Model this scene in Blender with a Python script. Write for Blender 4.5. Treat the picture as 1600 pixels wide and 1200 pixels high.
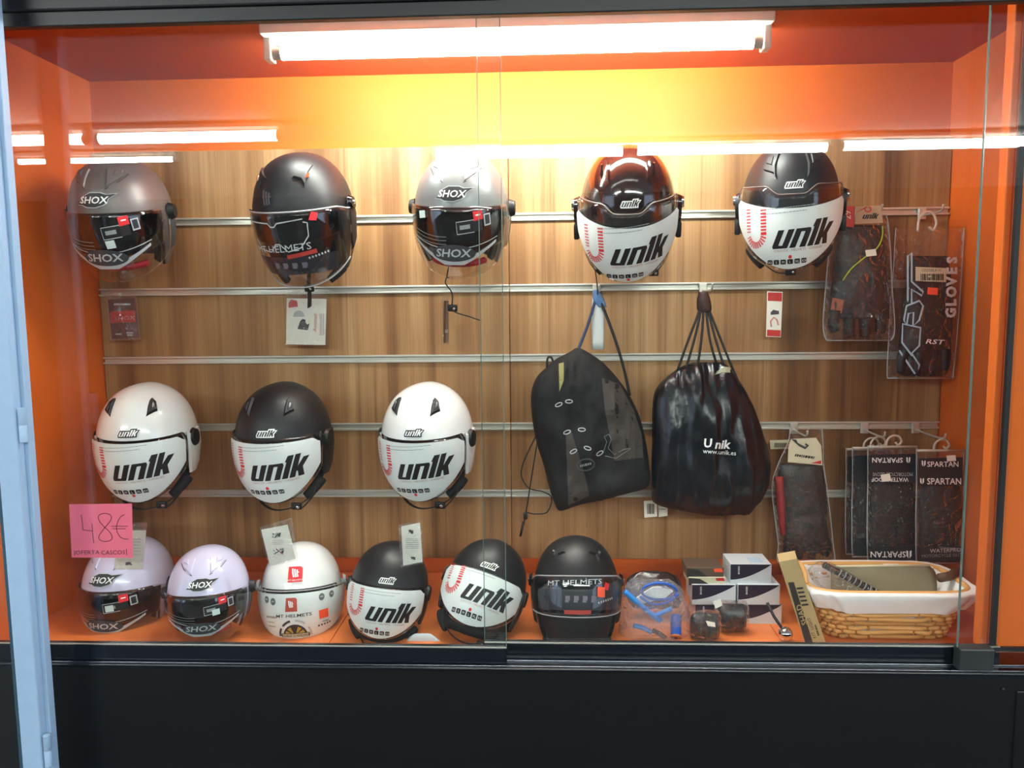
import bpy, bmesh, math, random
from mathutils import Vector, Matrix, Euler
for o in list(bpy.data.objects):
    bpy.data.objects.remove(o)
SC = bpy.context.scene
COL = SC.collection
R = math.radians
ZO = 0.95            # height of the slat wall datum above the pavement

# ------------------------------------------------------------------ camera
F_PX = 1188.25
CAM = Vector((0.0985, -2.1964, 0.5511 + ZO))
YAW, PITCH, ROLL = 0.04262, -0.10307, -0.00981
fwd = Vector((-math.sin(YAW) * math.cos(PITCH), math.cos(YAW) * math.cos(PITCH), math.sin(PITCH)))
rgt0 = Vector((math.cos(YAW), math.sin(YAW), 0))
up0 = rgt0.cross(fwd)
rgt = rgt0 * math.cos(ROLL) + up0 * math.sin(ROLL)
up = up0 * math.cos(ROLL) - rgt0 * math.sin(ROLL)
cd = bpy.data.cameras.new('camera')
cd.sensor_fit = 'HORIZONTAL'; cd.sensor_width = 36.0; cd.lens = 36.0 * F_PX / 1600.0
cd.clip_start = 0.02
cam = bpy.data.objects.new('camera', cd); COL.objects.link(cam)
m3 = Matrix((rgt, up, -fwd)).transposed()
cam.matrix_world = Matrix.Translation(CAM) @ m3.to_4x4()
SC.camera = cam

# ------------------------------------------------------------------ world, exposure
wd = bpy.data.worlds.new('world'); SC.world = wd; wd.use_nodes = True
bg = wd.node_tree.nodes['Background']
bg.inputs[0].default_value = (0.62, 0.75, 1.0, 1); bg.inputs[1].default_value = 3.0
SC.view_settings.view_transform = 'Standard'; SC.view_settings.look = 'None'
SC.view_settings.exposure = 0.0; SC.view_settings.gamma = 1.0
SC.view_settings.use_curve_mapping = False
SC.cycles.transparent_max_bounces = 24; SC.cycles.max_bounces = 7; SC.cycles.diffuse_bounces = 3; SC.cycles.glossy_bounces = 3
TUBE_POWER = 200.0
STREET_POWER = 140.0

def at(px, py, Y):
    """point on the plane at depth Y that the lens sees at this place of the photograph"""
    d = fwd + rgt * ((px - 800) / F_PX) - up * ((py - 600) / F_PX)
    return CAM + d * ((Y - CAM.y) / d.y)
def onfloor(px, py, z):
    d = fwd + rgt * ((px - 800) / F_PX) - up * ((py - 600) / F_PX)
    return CAM + d * ((z - CAM.z) / d.z)

# ------------------------------------------------------------------ materials
def lin(c):
    if isinstance(c, str):
        c = tuple(int(c[i:i + 2], 16) / 255 for i in (0, 2, 4))
    return tuple(x / 12.92 if x <= 0.04045 else ((x + 0.055) / 1.055) ** 2.4 for x in c) + (1,)
MATS = {}
def mat(name, col, rough=0.5, metal=0.0, coat=0.0, var=0.06, scale=40.0, bump=0.0, bscale=200.0, spec=0.5):
    if name in MATS: return MATS[name]
    m = bpy.data.materials.new(name); m.use_nodes = True
    nt = m.node_tree; b = nt.nodes['Principled BSDF']
    b.inputs['Roughness'].default_value = rough
    b.inputs['Metallic'].default_value = metal
    b.inputs['Coat Weight'].default_value = coat
    b.inputs['Coat Roughness'].default_value = 0.05
    b.inputs['Specular IOR Level'].default_value = spec
    c = lin(col)
    tc = nt.nodes.new('ShaderNodeTexCoord')
    nz = nt.nodes.new('ShaderNodeTexNoise'); nz.inputs['Scale'].default_value = scale; nz.inputs['Detail'].default_value = 3
    nt.links.new(tc.outputs['Object'], nz.inputs['Vector'])
    mx = nt.nodes.new('ShaderNodeMix'); mx.data_type = 'RGBA'
    mx.inputs[6].default_value = tuple(x * (1 - var) for x in c[:3]) + (1,)
    mx.inputs[7].default_value = tuple(min(1, x * (1 + var)) for x in c[:3]) + (1,)
    nt.links.new(nz.outputs['Fac'], mx.inputs[0]); nt.links.new(mx.outputs[2], b.inputs['Base Color'])
    if bump:
        n2 = nt.nodes.new('ShaderNodeTexNoise'); n2.inputs['Scale'].default_value = bscale; n2.inputs['Detail'].default_value = 4
        nt.links.new(tc.outputs['Object'], n2.inputs['Vector'])
        bp = nt.nodes.new('ShaderNodeBump'); bp.inputs['Strength'].default_value = bump; bp.inputs['Distance'].default_value = 0.004
        nt.links.new(n2.outputs['Fac'], bp.inputs['Height']); nt.links.new(bp.outputs['Normal'], b.inputs['Normal'])
    MATS[name] = m
    return m
def clear(name, tint=(1, 1, 1), f0=0.04, rough=0.0, bump=0.0, bscale=30.0, haze=0.0, hazecol=(0.8, 0.8, 0.8)):
    """thin clear sheet: lets light straight through, mirrors by angle, optional milky share"""
    if name in MATS: return MATS[name]
    m = bpy.data.materials.new(name); m.use_nodes = True
    nt = m.node_tree; nt.nodes.clear()
    N = nt.nodes.new; L = nt.links.new
    out = N('ShaderNodeOutputMaterial'); tr = N('ShaderNodeBsdfTransparent'); gl = N('ShaderNodeBsdfGlossy')
    tr.inputs[0].default_value = tuple(tint) + (1,); gl.inputs['Roughness'].default_value = rough
    gl.inputs[0].default_value = (1, 1, 1, 1)
    ge = N('ShaderNodeNewGeometry')
    nrm = ge.outputs['Normal']
    if bump:
        tc = N('ShaderNodeTexCoord'); nz = N('ShaderNodeTexNoise'); nz.inputs['Scale'].default_value = bscale; nz.inputs['Detail'].default_value = 3
        nz.inputs['Distortion'].default_value = 1.5
        L(tc.outputs['Object'], nz.inputs['Vector'])
        bp = N('ShaderNodeBump'); bp.inputs['Strength'].default_value = bump; bp.inputs['Distance'].default_value = 0.03
        L(nz.outputs['Fac'], bp.inputs['Height']); nrm = bp.outputs['Normal']
        L(nrm, gl.inputs['Normal'])
    dt = N('ShaderNodeVectorMath'); dt.operation = 'DOT_PRODUCT'
    L(nrm, dt.inputs[0]); L(ge.outputs['Incoming'], dt.inputs[1])
    ab = N('ShaderNodeMath'); ab.operation = 'ABSOLUTE'; L(dt.outputs['Value'], ab.inputs[0])
    sb = N('ShaderNodeMath'); sb.operation = 'SUBTRACT'; sb.inputs[0].default_value = 1; sb.use_clamp = True; L(ab.outputs[0], sb.inputs[1])
    pw = N('ShaderNodeMath'); pw.operation = 'POWER'; pw.inputs[1].default_value = 5; L(sb.outputs[0], pw.inputs[0])
    ma = N('ShaderNodeMath'); ma.operation = 'MULTIPLY_ADD'; ma.inputs[1].default_value = 1 - f0; ma.inputs[2].default_value = f0; L(pw.outputs[0], ma.inputs[0])
    base = tr.outputs[0]
    if haze:
        df = N('ShaderNodeBsdfDiffuse'); df.inputs[0].default_value = tuple(hazecol) + (1,)
        mh = N('ShaderNodeMixShader'); mh.inputs[0].default_value = haze
        L(tr.outputs[0], mh.inputs[1]); L(df.outputs[0], mh.inputs[2]); base = mh.outputs[0]
    mx = N('ShaderNodeMixShader'); L(ma.outputs[0], mx.inputs[0]); L(base, mx.inputs[1]); L(gl.outputs[0], mx.inputs[2])
    L(mx.outputs[0], out.inputs[0]); MATS[name] = m
    return m
def glow(name, col, power):
    if name in MATS: return MATS[name]
    m = bpy.data.materials.new(name); m.use_nodes = True
    nt = m.node_tree; nt.nodes.clear()
    e = nt.nodes.new('ShaderNodeEmission'); o = nt.nodes.new('ShaderNodeOutputMaterial')
    e.inputs[0].default_value = tuple(col) + (1,); e.inputs[1].default_value = power
    nt.links.new(e.outputs[0], o.inputs[0]); MATS[name] = m
    return m
def wood():
    m = bpy.data.materials.new('walnut_veneer'); m.use_nodes = True
    nt = m.node_tree; b = nt.nodes['Principled BSDF']; N = nt.nodes.new; L = nt.links.new
    tc = N('ShaderNodeTexCoord')
    def noise(sx, sz, det, off):
        mp = N('ShaderNodeMapping'); mp.inputs['Scale'].default_value = (sx, 1, sz); mp.inputs['Location'].default_value = (off, 0, off)
        L(tc.outputs['Object'], mp.inputs[0])
        n = N('ShaderNodeTexNoise'); n.inputs['Scale'].default_value = 1; n.inputs['Detail'].default_value = det; n.inputs['Roughness'].default_value = 0.6
        n.inputs['Distortion'].default_value = 0.35
        L(mp.outputs[0], n.inputs['Vector']); return n.outputs['Fac']
    n1 = noise(7, 0.35, 3, 3.1); n2 = noise(38, 0.6, 4, 7.7); n3 = noise(260, 3.0, 3, 1.0)
    r1 = N('ShaderNodeValToRGB'); e = r1.color_ramp.elements
    e[0].position = 0.36; e[0].color = lin('76502f'); e[1].position = 0.66; e[1].color = lin('bb9468')
    x = e.new(0.5); x.color = lin('9c734a')
    L(n1, r1.inputs[0])
    r2 = N('ShaderNodeValToRGB'); e = r2.color_ramp.elements
    e[0].position = 0.30; e[0].color = (0.5, 0.45, 0.40, 1); e[1].position = 0.46; e[1].color = (1, 1, 1, 1)
    L(n2, r2.inputs[0])
    mu = N('ShaderNodeMix'); mu.data_type = 'RGBA'; mu.blend_type = 'MULTIPLY'; mu.inputs[0].default_value = 0.85
    L(r1.outputs[0], mu.inputs[6]); L(r2.outputs[0], mu.inputs[7])
    r3 = N('ShaderNodeValToRGB'); e = r3.color_ramp.elements
    e[0].position = 0.3; e[0].color = (0.60, 0.55, 0.50, 1); e[1].position = 0.65; e[1].color = (1, 1, 1, 1)
    L(n3, r3.inputs[0])
    m2 = N('ShaderNodeMix'); m2.data_type = 'RGBA'; m2.blend_type = 'MULTIPLY'; m2.inputs[0].default_value = 0.6
    L(mu.outputs[2], m2.inputs[6]); L(r3.outputs[0], m2.inputs[7])
    L(m2.outputs[2], b.inputs['Base Color']); b.inputs['Roughness'].default_value = 0.5
    b.inputs['Specular IOR Level'].default_value = 0.3
    return m
def P(name):
    T = dict(
        orange=('dd6a24', .5), orange_floor=('e27a3c', .35), black_paint=('070a0c', .42), black_gloss=('10151c', .22),
        white_print=('f2f2f0', .5), black_print=('141212', .5), grey_print=('8f9696', .5), red_print=('d8232b', .5),
        silver_print=('b8bcbe', .35), dark_grey_print=('3a3d40', .5), orange_print=('ff5a32', .5), dark_print=('262830', .45),
        white_card=('f3f0e2', .55), red_card=('c52a28', .5), pink_paper=('f4708a', .7), kraft=('b39a6a', .75), blue_paint=('9fbbd6', .4),
        black_cord=('0c0c0d', .6), black_fabric=('101114', .8), red_fabric=('b51a26', .7), rubber=('0b0b0c', .55),
        cardboard_dark=('2a241f', .6), navy=('241c33', .4), pale_box=('d3d8dc', .4), cream=('cfc6a8', .6), blue_plastic=('1d55b5', .3),
        light_blue=('2f86d6', .3), copper=('b0683a', .4), cloth=('f1efec', .85), wicker=('dfa660', .5), wicker_dark=('bd8444', .55),
        khaki=('8e8a55', .8), glove=('15171a', .7), red_glove=('8f2420', .6), gold=('a8953a', .4), neon=('b9d630', .4), batten=('e6e0d2', .4),
        tan_pack=('8f8469', .6), glass_edge=('5f746c', .15), pavement=('3a3938', .8), plaster=('b9b6b0', .8))
    c, r = T[name]
    return mat(name, c, r, spec=.15 if name == 'orange' else .5)
METAL = mat('aluminium', 'd2d0c6', .33, metal=.55, var=.05, scale=15)
CHROME = mat('chrome', 'e2e2e2', .06, metal=1.0, var=.0)
GLASS = clear('pane_glass', (0.975, 0.99, 0.98), 0.04)
VISOR = clear('clear_visor', (0.93, 0.93, 0.93), 0.045)
SMOKE = clear('smoke_visor', (0.30, 0.31, 0.32), 0.05)
BAGPLASTIC = clear('bag_film', (0.97, 0.97, 0.97), 0.06, 0.05, 1.0, 26.0, 0.008)
THINBAG = clear('sleeve_film', (0.95, 0.95, 0.95), 0.06, 0.1, 0.6, 40.0, 0.03)
SHEENY = mat('nylon', '0d1016', .27, bump=.35, bscale=40)

# ------------------------------------------------------------------ mesh helpers
class MB:
    def __init__(s): s.v = []; s.f = []
    def add(s, vs, fs):
        n = len(s.v); s.v += [Vector(v) for v in vs]; s.f += [tuple(i + n for i in f) for f in fs]; return s
    def box(s, c, d, rot=None, bev=0):
        c = Vector(c); hx, hy, hz = (x / 2 for x in d)
        vs = [Vector((x, y, z)) for x in (-hx, hx) for y in (-hy, hy) for z in (-hz, hz)]
        if rot: vs = [rot @ v for v in vs]
        return s.add([c + v for v in vs], [(0, 1, 3, 2), (4, 6, 7, 5), (0, 4, 5, 1), (2, 3, 7, 6), (0, 2, 6, 4), (1, 5, 7, 3)])
    def bevbox(s, c, d, b, rot=None):
        """box with chamfered edges"""
        bm = bmesh.new(); bmesh.ops.create_cube(bm, size=1)
        for v in bm.verts: v.co = Vector((v.co.x * d[0], v.co.y * d[1], v.co.z * d[2]))
        bmesh.ops.bevel(bm, geom=list(bm.edges), offset=b, segments=2, affect='EDGES', profile=0.5)
        bm.verts.ensure_lookup_table(); bm.verts.index_update()
        vs = [v.co.copy() for v in bm.verts]; fs = [tuple(v.index for v in f.verts) for f in bm.faces]; bm.free()
        if rot: vs = [rot @ v for v in vs]
        return s.add([Vector(c) + v for v in vs], fs)
    def tube(s, path, r, n=8, flat=None, closed=False, cap=True):
        """round tube along a path; flat=(wide, thin, side vector) makes a strap"""
        path = [Vector(p) for p in path]; k = len(path); rings = []
        ref = Vector((0, 0, 1))
        prev = None
        for i, p in enumerate(path):
            a = path[i - 1] if (i > 0 or closed) else p
            b = path[(i + 1) % k] if (i < k - 1 or closed) else p
            t = (b - a).normalized() if (b - a).length > 1e-9 else Vector((0, 0, 1))
            if flat:
                u = Vector(flat[2]); u = (u - t * u.dot(t)).normalized()
            else:
                u = prev if prev is not None else (ref if abs(t.z) < .9 else Vector((1, 0, 0)))
                u = (u - t * u.dot(t)).normalized(); prev = u
            w = t.cross(u)
            rr = r[i] if isinstance(r, (list, tuple)) else r
            ring = []
            for j in range(n):
                an = 2 * math.pi * j / n
                if flat: ring.append(p + u * (flat[0] * math.cos(an)) + w * (flat[1] * math.sin(an)))
                else: ring.append(p + (u * math.cos(an) + w * math.sin(an)) * rr)
            rings.append(ring)
        vs = [v for ri in rings for v in ri]; fs = []
        for i in range(k if closed else k - 1):
            i2 = (i + 1) % k
            for j in range(n):
                fs.append((i * n + j, i * n + (j + 1) % n, i2 * n + (j + 1) % n, i2 * n + j))
        if cap and not closed:
            fs.append(tuple(range(n))[::-1]); fs.append(tuple((k - 1) * n + j for j in range(n)))
        return s.add(vs, fs)
    def grid(s, fn, nu, nv, closeu=False):
        vs = [fn(i / (nu if closeu else nu - 1), j / (nv - 1)) for j in range(nv) for i in range(nu)]
        fs = []
        for j in range(nv - 1):
            for i in range(nu if closeu else nu - 1):
                i2 = (i + 1) % nu
                fs.append((j * nu + i, j * nu + i2, (j + 1) * nu + i2, (j + 1) * nu + i))
        return s.add(vs, fs)
    def prism(s, pts, ext):
        """polygon of 3-D points pushed along ext"""
        pts = [Vector(p) for p in pts]; e = Vector(ext); n = len(pts)
        return s.add(pts + [p + e for p in pts], [tuple(range(n)), tuple(range(2 * n - 1, n - 1, -1))] + [(i, i + n, (i + 1) % n + n, (i + 1) % n) for i in range(n)])
    def lathe(s, prof, n=24, M=None):
        vs = []; fs = []
        for (r, z) in prof:
            for j in range(n):
                a = 2 * math.pi * j / n; v = Vector((r * math.cos(a), r * math.sin(a), z)); vs.append(M @ v if M else v)
        for i in range(len(prof) - 1):
            for j in range(n): fs.append((i * n + j, i * n + (j + 1) % n, (i + 1) * n + (j + 1) % n, (i + 1) * n + j))
        fs.append(tuple(range(n))[::-1]); fs.append(tuple((len(prof) - 1) * n + j for j in range(n)))
        return s.add(vs, fs)
    def build(s, name, m, parent=None, smooth=False, fix=True):
        me = bpy.data.meshes.new(name); me.from_pydata([tuple(v) for v in s.v], [], s.f)
        if fix:
            bm = bmesh.new(); bm.from_mesh(me); bmesh.ops.recalc_face_normals(bm, faces=bm.faces); bm.to_mesh(me); bm.free()
        if isinstance(m, str): m = P(m)
        me.materials.append(m)
        if smooth is True: me.polygons.foreach_set('use_smooth', [True] * len(me.polygons))
        elif smooth: me.shade_smooth() if hasattr(me, 'shade_smooth') else None; 
        if smooth not in (True, False): me.set_sharp_from_angle(angle=R(smooth))
        o = bpy.data.objects.new(name, me); COL.objects.link(o)
        if parent: o.parent = parent
        return o
def empty(name, label, cat, loc=(0, 0, 0), rot=None, group=None):
    o = bpy.data.objects.new(name, None); COL.objects.link(o); o.empty_display_size = .05
    o.location = loc
    if rot is not None: o.rotation_euler = rot.to_euler() if isinstance(rot, Matrix) else rot
    return tag(o, label, cat, group)
def tag(o, label, cat, group=None):
    o['label'] = label; o['category'] = cat
    if group: o['group'] = group
    return o
def struct(o, label, cat='structure'):
    o['kind'] = 'structure'; o['label'] = label; o['category'] = cat
    return o

# 2-D shapes: lists of (verts2d, faces)
TXT = {}
def text2d(s, h=1.0, shear=0.0, stretch=1.0, bold=0.0):
    """flat lettering, centred on the origin, capitals h high"""
    key = (s, bold)
    if key not in TXT:
        c = bpy.data.curves.new('t', 'FONT'); c.body = s; c.resolution_u = 2; c.size = 1; c.offset = bold
        o = bpy.data.objects.new('t', c); COL.objects.link(o)
        dg = bpy.context.evaluated_depsgraph_get(); me = o.evaluated_get(dg).to_mesh()
        vs = [(v.co.x, v.co.y) for v in me.vertices]; fs = [tuple(p.vertices) for p in me.polygons]
        o.evaluated_get(dg).to_mesh_clear(); bpy.data.objects.remove(o); bpy.data.curves.remove(c)
        TXT[key] = (vs, fs)
    vs, fs = TXT[key]
    xs = [v[0] for v in vs]; x0, x1 = min(xs), max(xs); k = h / 0.69
    return [((x - (x0 + x1) / 2) * k * stretch + (y - .345) * k * shear, (y - .345) * k) for x, y in vs], fs
def bars2d(w, h, seed=1, shear=0.0):
    """print too small to read: a row of short dashes w wide and h high, centred"""
    r = random.Random(seed); x = -w / 2; V = []; Fs = []
    while x < w / 2 - h * .2:
        d = min(r.uniform(.35, .8) * h, w / 2 - x); n = len(V); t = h / 2 * r.uniform(.7, 1)
        V += [(x - t * shear, -t), (x + d - t * shear, -t), (x + d + t * shear, t), (x + t * shear, t)]; Fs.append((n, n + 1, n + 2, n + 3)); x += d + h * .22
    return V, Fs
def pbars(w, h, cx, cy, rot=0, seed=1, shear=0.0):
    c, q = math.cos(R(rot)), math.sin(R(rot)); vs, fs = bars2d(w, h, seed, shear)
    return [(cx + x * c - y * q, cy - (x * q + y * c)) for x, y in vs], fs
def poly2d(pts): return [tuple(p) for p in pts], [tuple(range(len(pts)))]
def merge2d(items):
    V = []; Fs = []
    for vs, fs in items:
        n = len(V); V += vs; Fs += [tuple(i + n for i in f) for f in fs]
    return V, Fs
def xf(sh, dx=0, dy=0, rot=0, s=1.0, sx=1.0):
    c, q = math.cos(R(rot)), math.sin(R(rot))
    return [((x * c * s * sx - y * q * s) + dx, (x * q * s * sx + y * c * s) + dy) for x, y in sh[0]], sh[1]
def rect2d(x0, y0, x1, y1): return poly2d([(x0, y0), (x1, y0), (x1, y1), (x0, y1)])
def disc2d(x, y, r, n=16): return poly2d([(x + r * math.cos(2 * math.pi * i / n), y + r * math.sin(2 * math.pi * i / n)) for i in range(n)])
def stroke2d(pts, w):
    """pen stroke of width w along pts"""
    V = []; Fs = []
    for i, p in enumerate(pts):
        a = pts[max(0, i - 1)]; b = pts[min(len(pts) - 1, i + 1)]
        dx, dy = b[0] - a[0], b[1] - a[1]; l = math.hypot(dx, dy) or 1; nx, ny = -dy / l * w / 2, dx / l * w / 2
        V += [(p[0] + nx, p[1] + ny), (p[0] - nx, p[1] - ny)]
        if i: Fs.append((2 * i - 2, 2 * i - 1, 2 * i + 1, 2 * i))
    return V, Fs
LET = {'u': ([(.10, 0), (0, .14), (0, 1), (.36, 1), (.36, .17), (.60, .17), (.60, 1), (.96, 1), (.96, 0)], 1.08),
       'n': ([(0, 0), (0, 1), (.86, 1), (.96, .86), (.96, 0), (.60, 0), (.60, .83), (.36, .83), (.36, 0)], 1.08),
       'i': ([(0, 0), (0, 1.0), (-.10, 1.02), (-.02, 1.36), (.36, 1.36), (.36, 0)], .46),
       'k': ([(0, 0), (0, 1.36), (.36, 1.36), (.36, .66), (.60, 1.12), (1.02, 1.12), (.72, .56), (.98, 0), (.58, 0), (.44, .36), (.36, .36), (.36, 0)], 1.0)}
def inflate(p, d):
    n = len(p); A = sum(p[i][0] * p[(i + 1) % n][1] - p[(i + 1) % n][0] * p[i][1] for i in range(n)); sg = 1 if A > 0 else -1; out = []
    for i in range(n):
        a, b, c = p[i - 1], p[i], p[(i + 1) % n]
        e1 = Vector((b[0] - a[0], b[1] - a[1])).normalized(); e2 = Vector((c[0] - b[0], c[1] - b[1])).normalized()
        n1 = Vector((e1.y, -e1.x)) * sg; n2 = Vector((e2.y, -e2.x)) * sg; k = n1 + n2
        k = k / max(.5, k.length_squared / 2) if k.length > 1e-6 else n1
        out.append((b[0] + k.x * d, b[1] + k.y * d))
    return out
def unik2d(h, slant=.46, infl=0.0):
    items = []; x = 0
    for ch in 'unik':
        pts, adv = LET[ch]
        vs = [((x + p[0] + p[1] * slant), p[1]) for p in pts]
        if infl: vs = inflate(vs, infl)
        bm = bmesh.new(); f = bm.faces.new([bm.verts.new((a, b, 0)) for a, b in vs]); bmesh.ops.triangulate(bm, faces=[f])
        bm.verts.index_update(); items.append(([(v.co.x, v.co.y) for v in bm.verts], [tuple(v.index for v in q.verts) for q in bm.faces])); bm.free()
        x += adv
    V, Fs = merge2d(items); w = x + .2
    return [((a - w / 2) * h, (b - .6) * h) for a, b in V], Fs
def gridcut(sh, cell):
    """slice a flat shape into cells so that it can follow a curve"""
    vs, fs = sh
    bm = bmesh.new(); bv = [bm.verts.new((x, y, 0)) for x, y in vs]
    for f in fs:
        try: bm.faces.new([bv[i] for i in f])
        except ValueError: pass
    for ax in (0, 1):
        lo = min(v.co[ax] for v in bm.verts); hi = max(v.co[ax] for v in bm.verts)
        k = math.floor(lo / cell) + 1
        while k * cell < hi - 1e-6:
            co = [0, 0, 0]; co[ax] = k * cell; no = [0, 0, 0]; no[ax] = 1
            bmesh.ops.bisect_plane(bm, geom=list(bm.verts) + list(bm.edges) + list(bm.faces), plane_co=co, plane_no=no, dist=1e-7); k += 1
    bm.verts.index_update()
    r = [(v.co.x, v.co.y) for v in bm.verts], [tuple(v.index for v in f.verts) for f in bm.faces]; bm.free()
    return r
def outline(pts, k=3):
    """Catmull-Rom through a closed ring of 2-D points"""
    n = len(pts); out = []
    for i in range(n):
        p0, p1, p2, p3 = (pts[(i + d) % n] for d in (-1, 0, 1, 2))
        for j in range(k):
            t = j / k
            out.append(tuple(.5 * (2 * p1[a] + (p2[a] - p0[a]) * t + (2 * p0[a] - 5 * p1[a] + 4 * p2[a] - p3[a]) * t * t + (3 * p1[a] - p0[a] - 3 * p2[a] + p3[a]) * t ** 3) for a in range(len(p1))))
    return out
def spline(pts, k=6):
    pts = [Vector(p) for p in pts]; out = []
    for i in range(len(pts) - 1):
        p0 = pts[max(0, i - 1)]; p1 = pts[i]; p2 = pts[i + 1]; p3 = pts[min(len(pts) - 1, i + 2)]
        for j in range(k):
            t = j / k
            out.append(.5 * (2 * p1 + (p2 - p0) * t + (2 * p0 - 5 * p1 + 4 * p2 - p3) * t * t + (3 * p1 - p0 - 3 * p2 + p3) * t ** 3))
    return out + [pts[-1]]

# ================================================================== the setting
ORANGE = P('orange')
WL, WR = -1.2067, 1.2256
ZF, ZW, ZC = -0.2 + ZO, 1.0 + ZO, 1.204 + ZO      # foot of slats and level of the rails, top of slats, case ceiling
ZB = -0.25 + ZO                                     # case floor, sunk below the rails
GY = -0.60                                          # sliding glass
WOOD = wood()
wb = struct(MB().box(((WL + WR) / 2, .045, (ZF + ZC) / 2), (WR - WL + .3, .05, ZC - ZF + .2)).build('wall_back', ORANGE), 'orange painted back wall of the display case behind the wooden slats', 'wall')
SEAM = 0.0
def strip_profile(x0, x1, z):
    m = MB()
    m.box(((x0 + x1) / 2, .010, z), (x1 - x0, .012, .020))                    # web
    m.bevbox(((x0 + x1) / 2, -.0015, z + .0082), (x1 - x0, .011, .0055), .0012)
    m.bevbox(((x0 + x1) / 2, -.0015, z - .0082), (x1 - x0, .011, .0055), .0012)
    return m
for (x0, x1) in ((WL + .003, SEAM - .001), (SEAM + .001, WR - .003)):
    for k in range(6):
        z1 = ZW - .2 * k - (.011 if k else 0); z0 = ZW - .2 * (k + 1) + (.011 if k < 5 else 0.002)
        MB().bevbox(((x0 + x1) / 2, .0095, (z0 + z1) / 2), (x1 - x0, .019, z1 - z0), .001).build('slat_board', WOOD, wb)
    for k in range(1, 6):
        strip_profile(x0, x1, ZW - .2 * k).build('slot_rail', METAL, wb)
struct(MB().box((WL - .02, -.30, (ZF + ZC) / 2), (.04, .66, ZC - ZF + .2)).build('wall_left', ORANGE), 'orange painted side wall at the left end of the display case', 'wall')
struct(MB().box((WR + .02, -.28, (ZF + ZC) / 2), (.04, .60, ZC - ZF + .2)).build('wall_right', ORANGE), 'orange painted side wall at the right end of the display case', 'wall')
fl = struct(MB().box((0, -.27, ZB - .032), (2.62, .60, .04)).build('floor', 'orange_floor'), 'glossy orange boarded floor of the display case', 'floor')
xs = [-1.25, -.42, .66, 1.25]
for a, b in zip(xs[:-1], xs[1:]):
    MB().bevbox(((a + b) / 2, -.27, ZB - .006), (b - a - .0015, .58, .0118), .0012).build('floor_board', 'orange_floor', fl)
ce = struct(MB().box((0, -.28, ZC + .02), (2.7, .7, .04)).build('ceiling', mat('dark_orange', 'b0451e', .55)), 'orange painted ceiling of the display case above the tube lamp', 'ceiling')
# inner valance in front of the lamp, then black fascia outside
t1 = MB()
zh = at(800, 28, GY - .028).z
t1.bevbox((0, GY - .038, zh + .25), (3.9, .020, .50), .002); t1.bevbox((0, GY - .050, zh + .042), (3.9, .012, .030), .004); t1.bevbox((0, GY - .052, zh + .16), (3.9, .014, .12), .004)
t1.box((0, GY + .02, ZC + .18), (3.9, .10, .26))
struct(t1.build('trim_1', 'black_paint'), 'black painted wooden fascia running above the glass doors', 'trim')
# black plinth below the glass
wf = struct(MB().box((-.05, GY + .022, (ZF - .034) / 2), (3.3, .10, ZF - .034)).build('wall_front', 'black_paint'), 'black painted plinth wall under the glass doors', 'wall')
MB().bevbox((-.05, GY + .019, ZF - .0295), (3.3, .106, .009), .003).build('ledge', 'black_gloss', wf)
ex = at(1587, 1100, GY - .03).x
MB().bevbox((ex + .25, GY + .018, (ZF - .06) / 2), (.50, .10, ZF - .07), .003).build('end_panel', 'black_paint', wf)
pp = at(1567, 1077, GY - .0285); MB().lathe([(.004, 0), (.004, .002), (.002, .003)], 10, Matrix.Translation(pp) @ Matrix.Rotation(R(90), 4, 'X')).build('screw', 'rubber', wf)
# glass doors
def pane(name, label, x0, x1, y, z0, z1, edges, rail=True):
    w = struct(MB().box(((x0 + x1) / 2, y, (z0 + z1) / 2), (x1 - x0, .006, z1 - z0)).build(name, GLASS), label, 'window')
    for x in edges:
        MB().box((x, y, (z0 + z1) / 2), (.0016, .0062, z1 - z0)).build('glass_edge', 'glass_edge', w)
    if rail:
        r = MB(); r.bevbox(((x0 + x1) / 2, y, ZF - .005), (x1 - x0, .018, .040), .002)
        r.build('bottom_rail', 'black_gloss', w)
        MB().box(((x0 + x1) / 2, y - .0065, ZF + .0145), (x1 - x0, .004, .0018)).build('rail_lip', METAL, w)
    return w
xm0 = at(752, 600, GY + .012).x; xm1 = at(787, 600, GY - .012).x
x3 = at(1516, 600, GY - .012).x
ztop = ZC - .002
pane('window_1', 'sliding glass door of the left half of the case, pink price note on it', WL - .02, xm1, GY - .014, ZF + .012, ztop, (xm1,))
pane('window_2', 'sliding glass door of the right half of the case, in front of the bags', xm0, x3 + .10, GY + .012, ZF + .012, ztop, (xm0,))
w3 = pane('window_3', 'narrow fixed glass pane at the right end of the case', x3, 1.32, GY - .014, ZF + .012, ztop, (x3,), False)
MB().bevbox((x3 + .034, GY - .016, ZF - .000), (.07, .03, .050), .003).build('end_block', mat('block', '2b302f', .4), w3)
tk = MB()
for dy in (-.029, -.002): tk.bevbox((.12, GY + dy, ZF - .0235), (2.3, .004, .004), .001)
struct(tk.build('trim_2', mat('track_metal', '6f747c', .25, metal=1.0)), 'thin metal track under the sliding glass doors', 'trim')
# right jamb: orange cladding with a black seal
jx = 1.058
j = struct(MB().box((jx + .20, GY + .034, ZF + .70), (.40, .03, 1.40)).build('trim_3', ORANGE), 'orange clad pillar at the right end beside the fixed pane', 'trim')
MB().box((jx - .001, GY + .012, ZF + .70), (.010, .010, 1.40)).build('seal', 'rubber', j)
MB().box((jx + .15, GY + .012, ZF + .006), (.30, .010, .010)).build('seal', 'rubber', j)
MB().bevbox((jx - .008, GY + .045, ZF + .70), (.016, .03, 1.40), .003).build('corner_bead', ORANGE, j)
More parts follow.
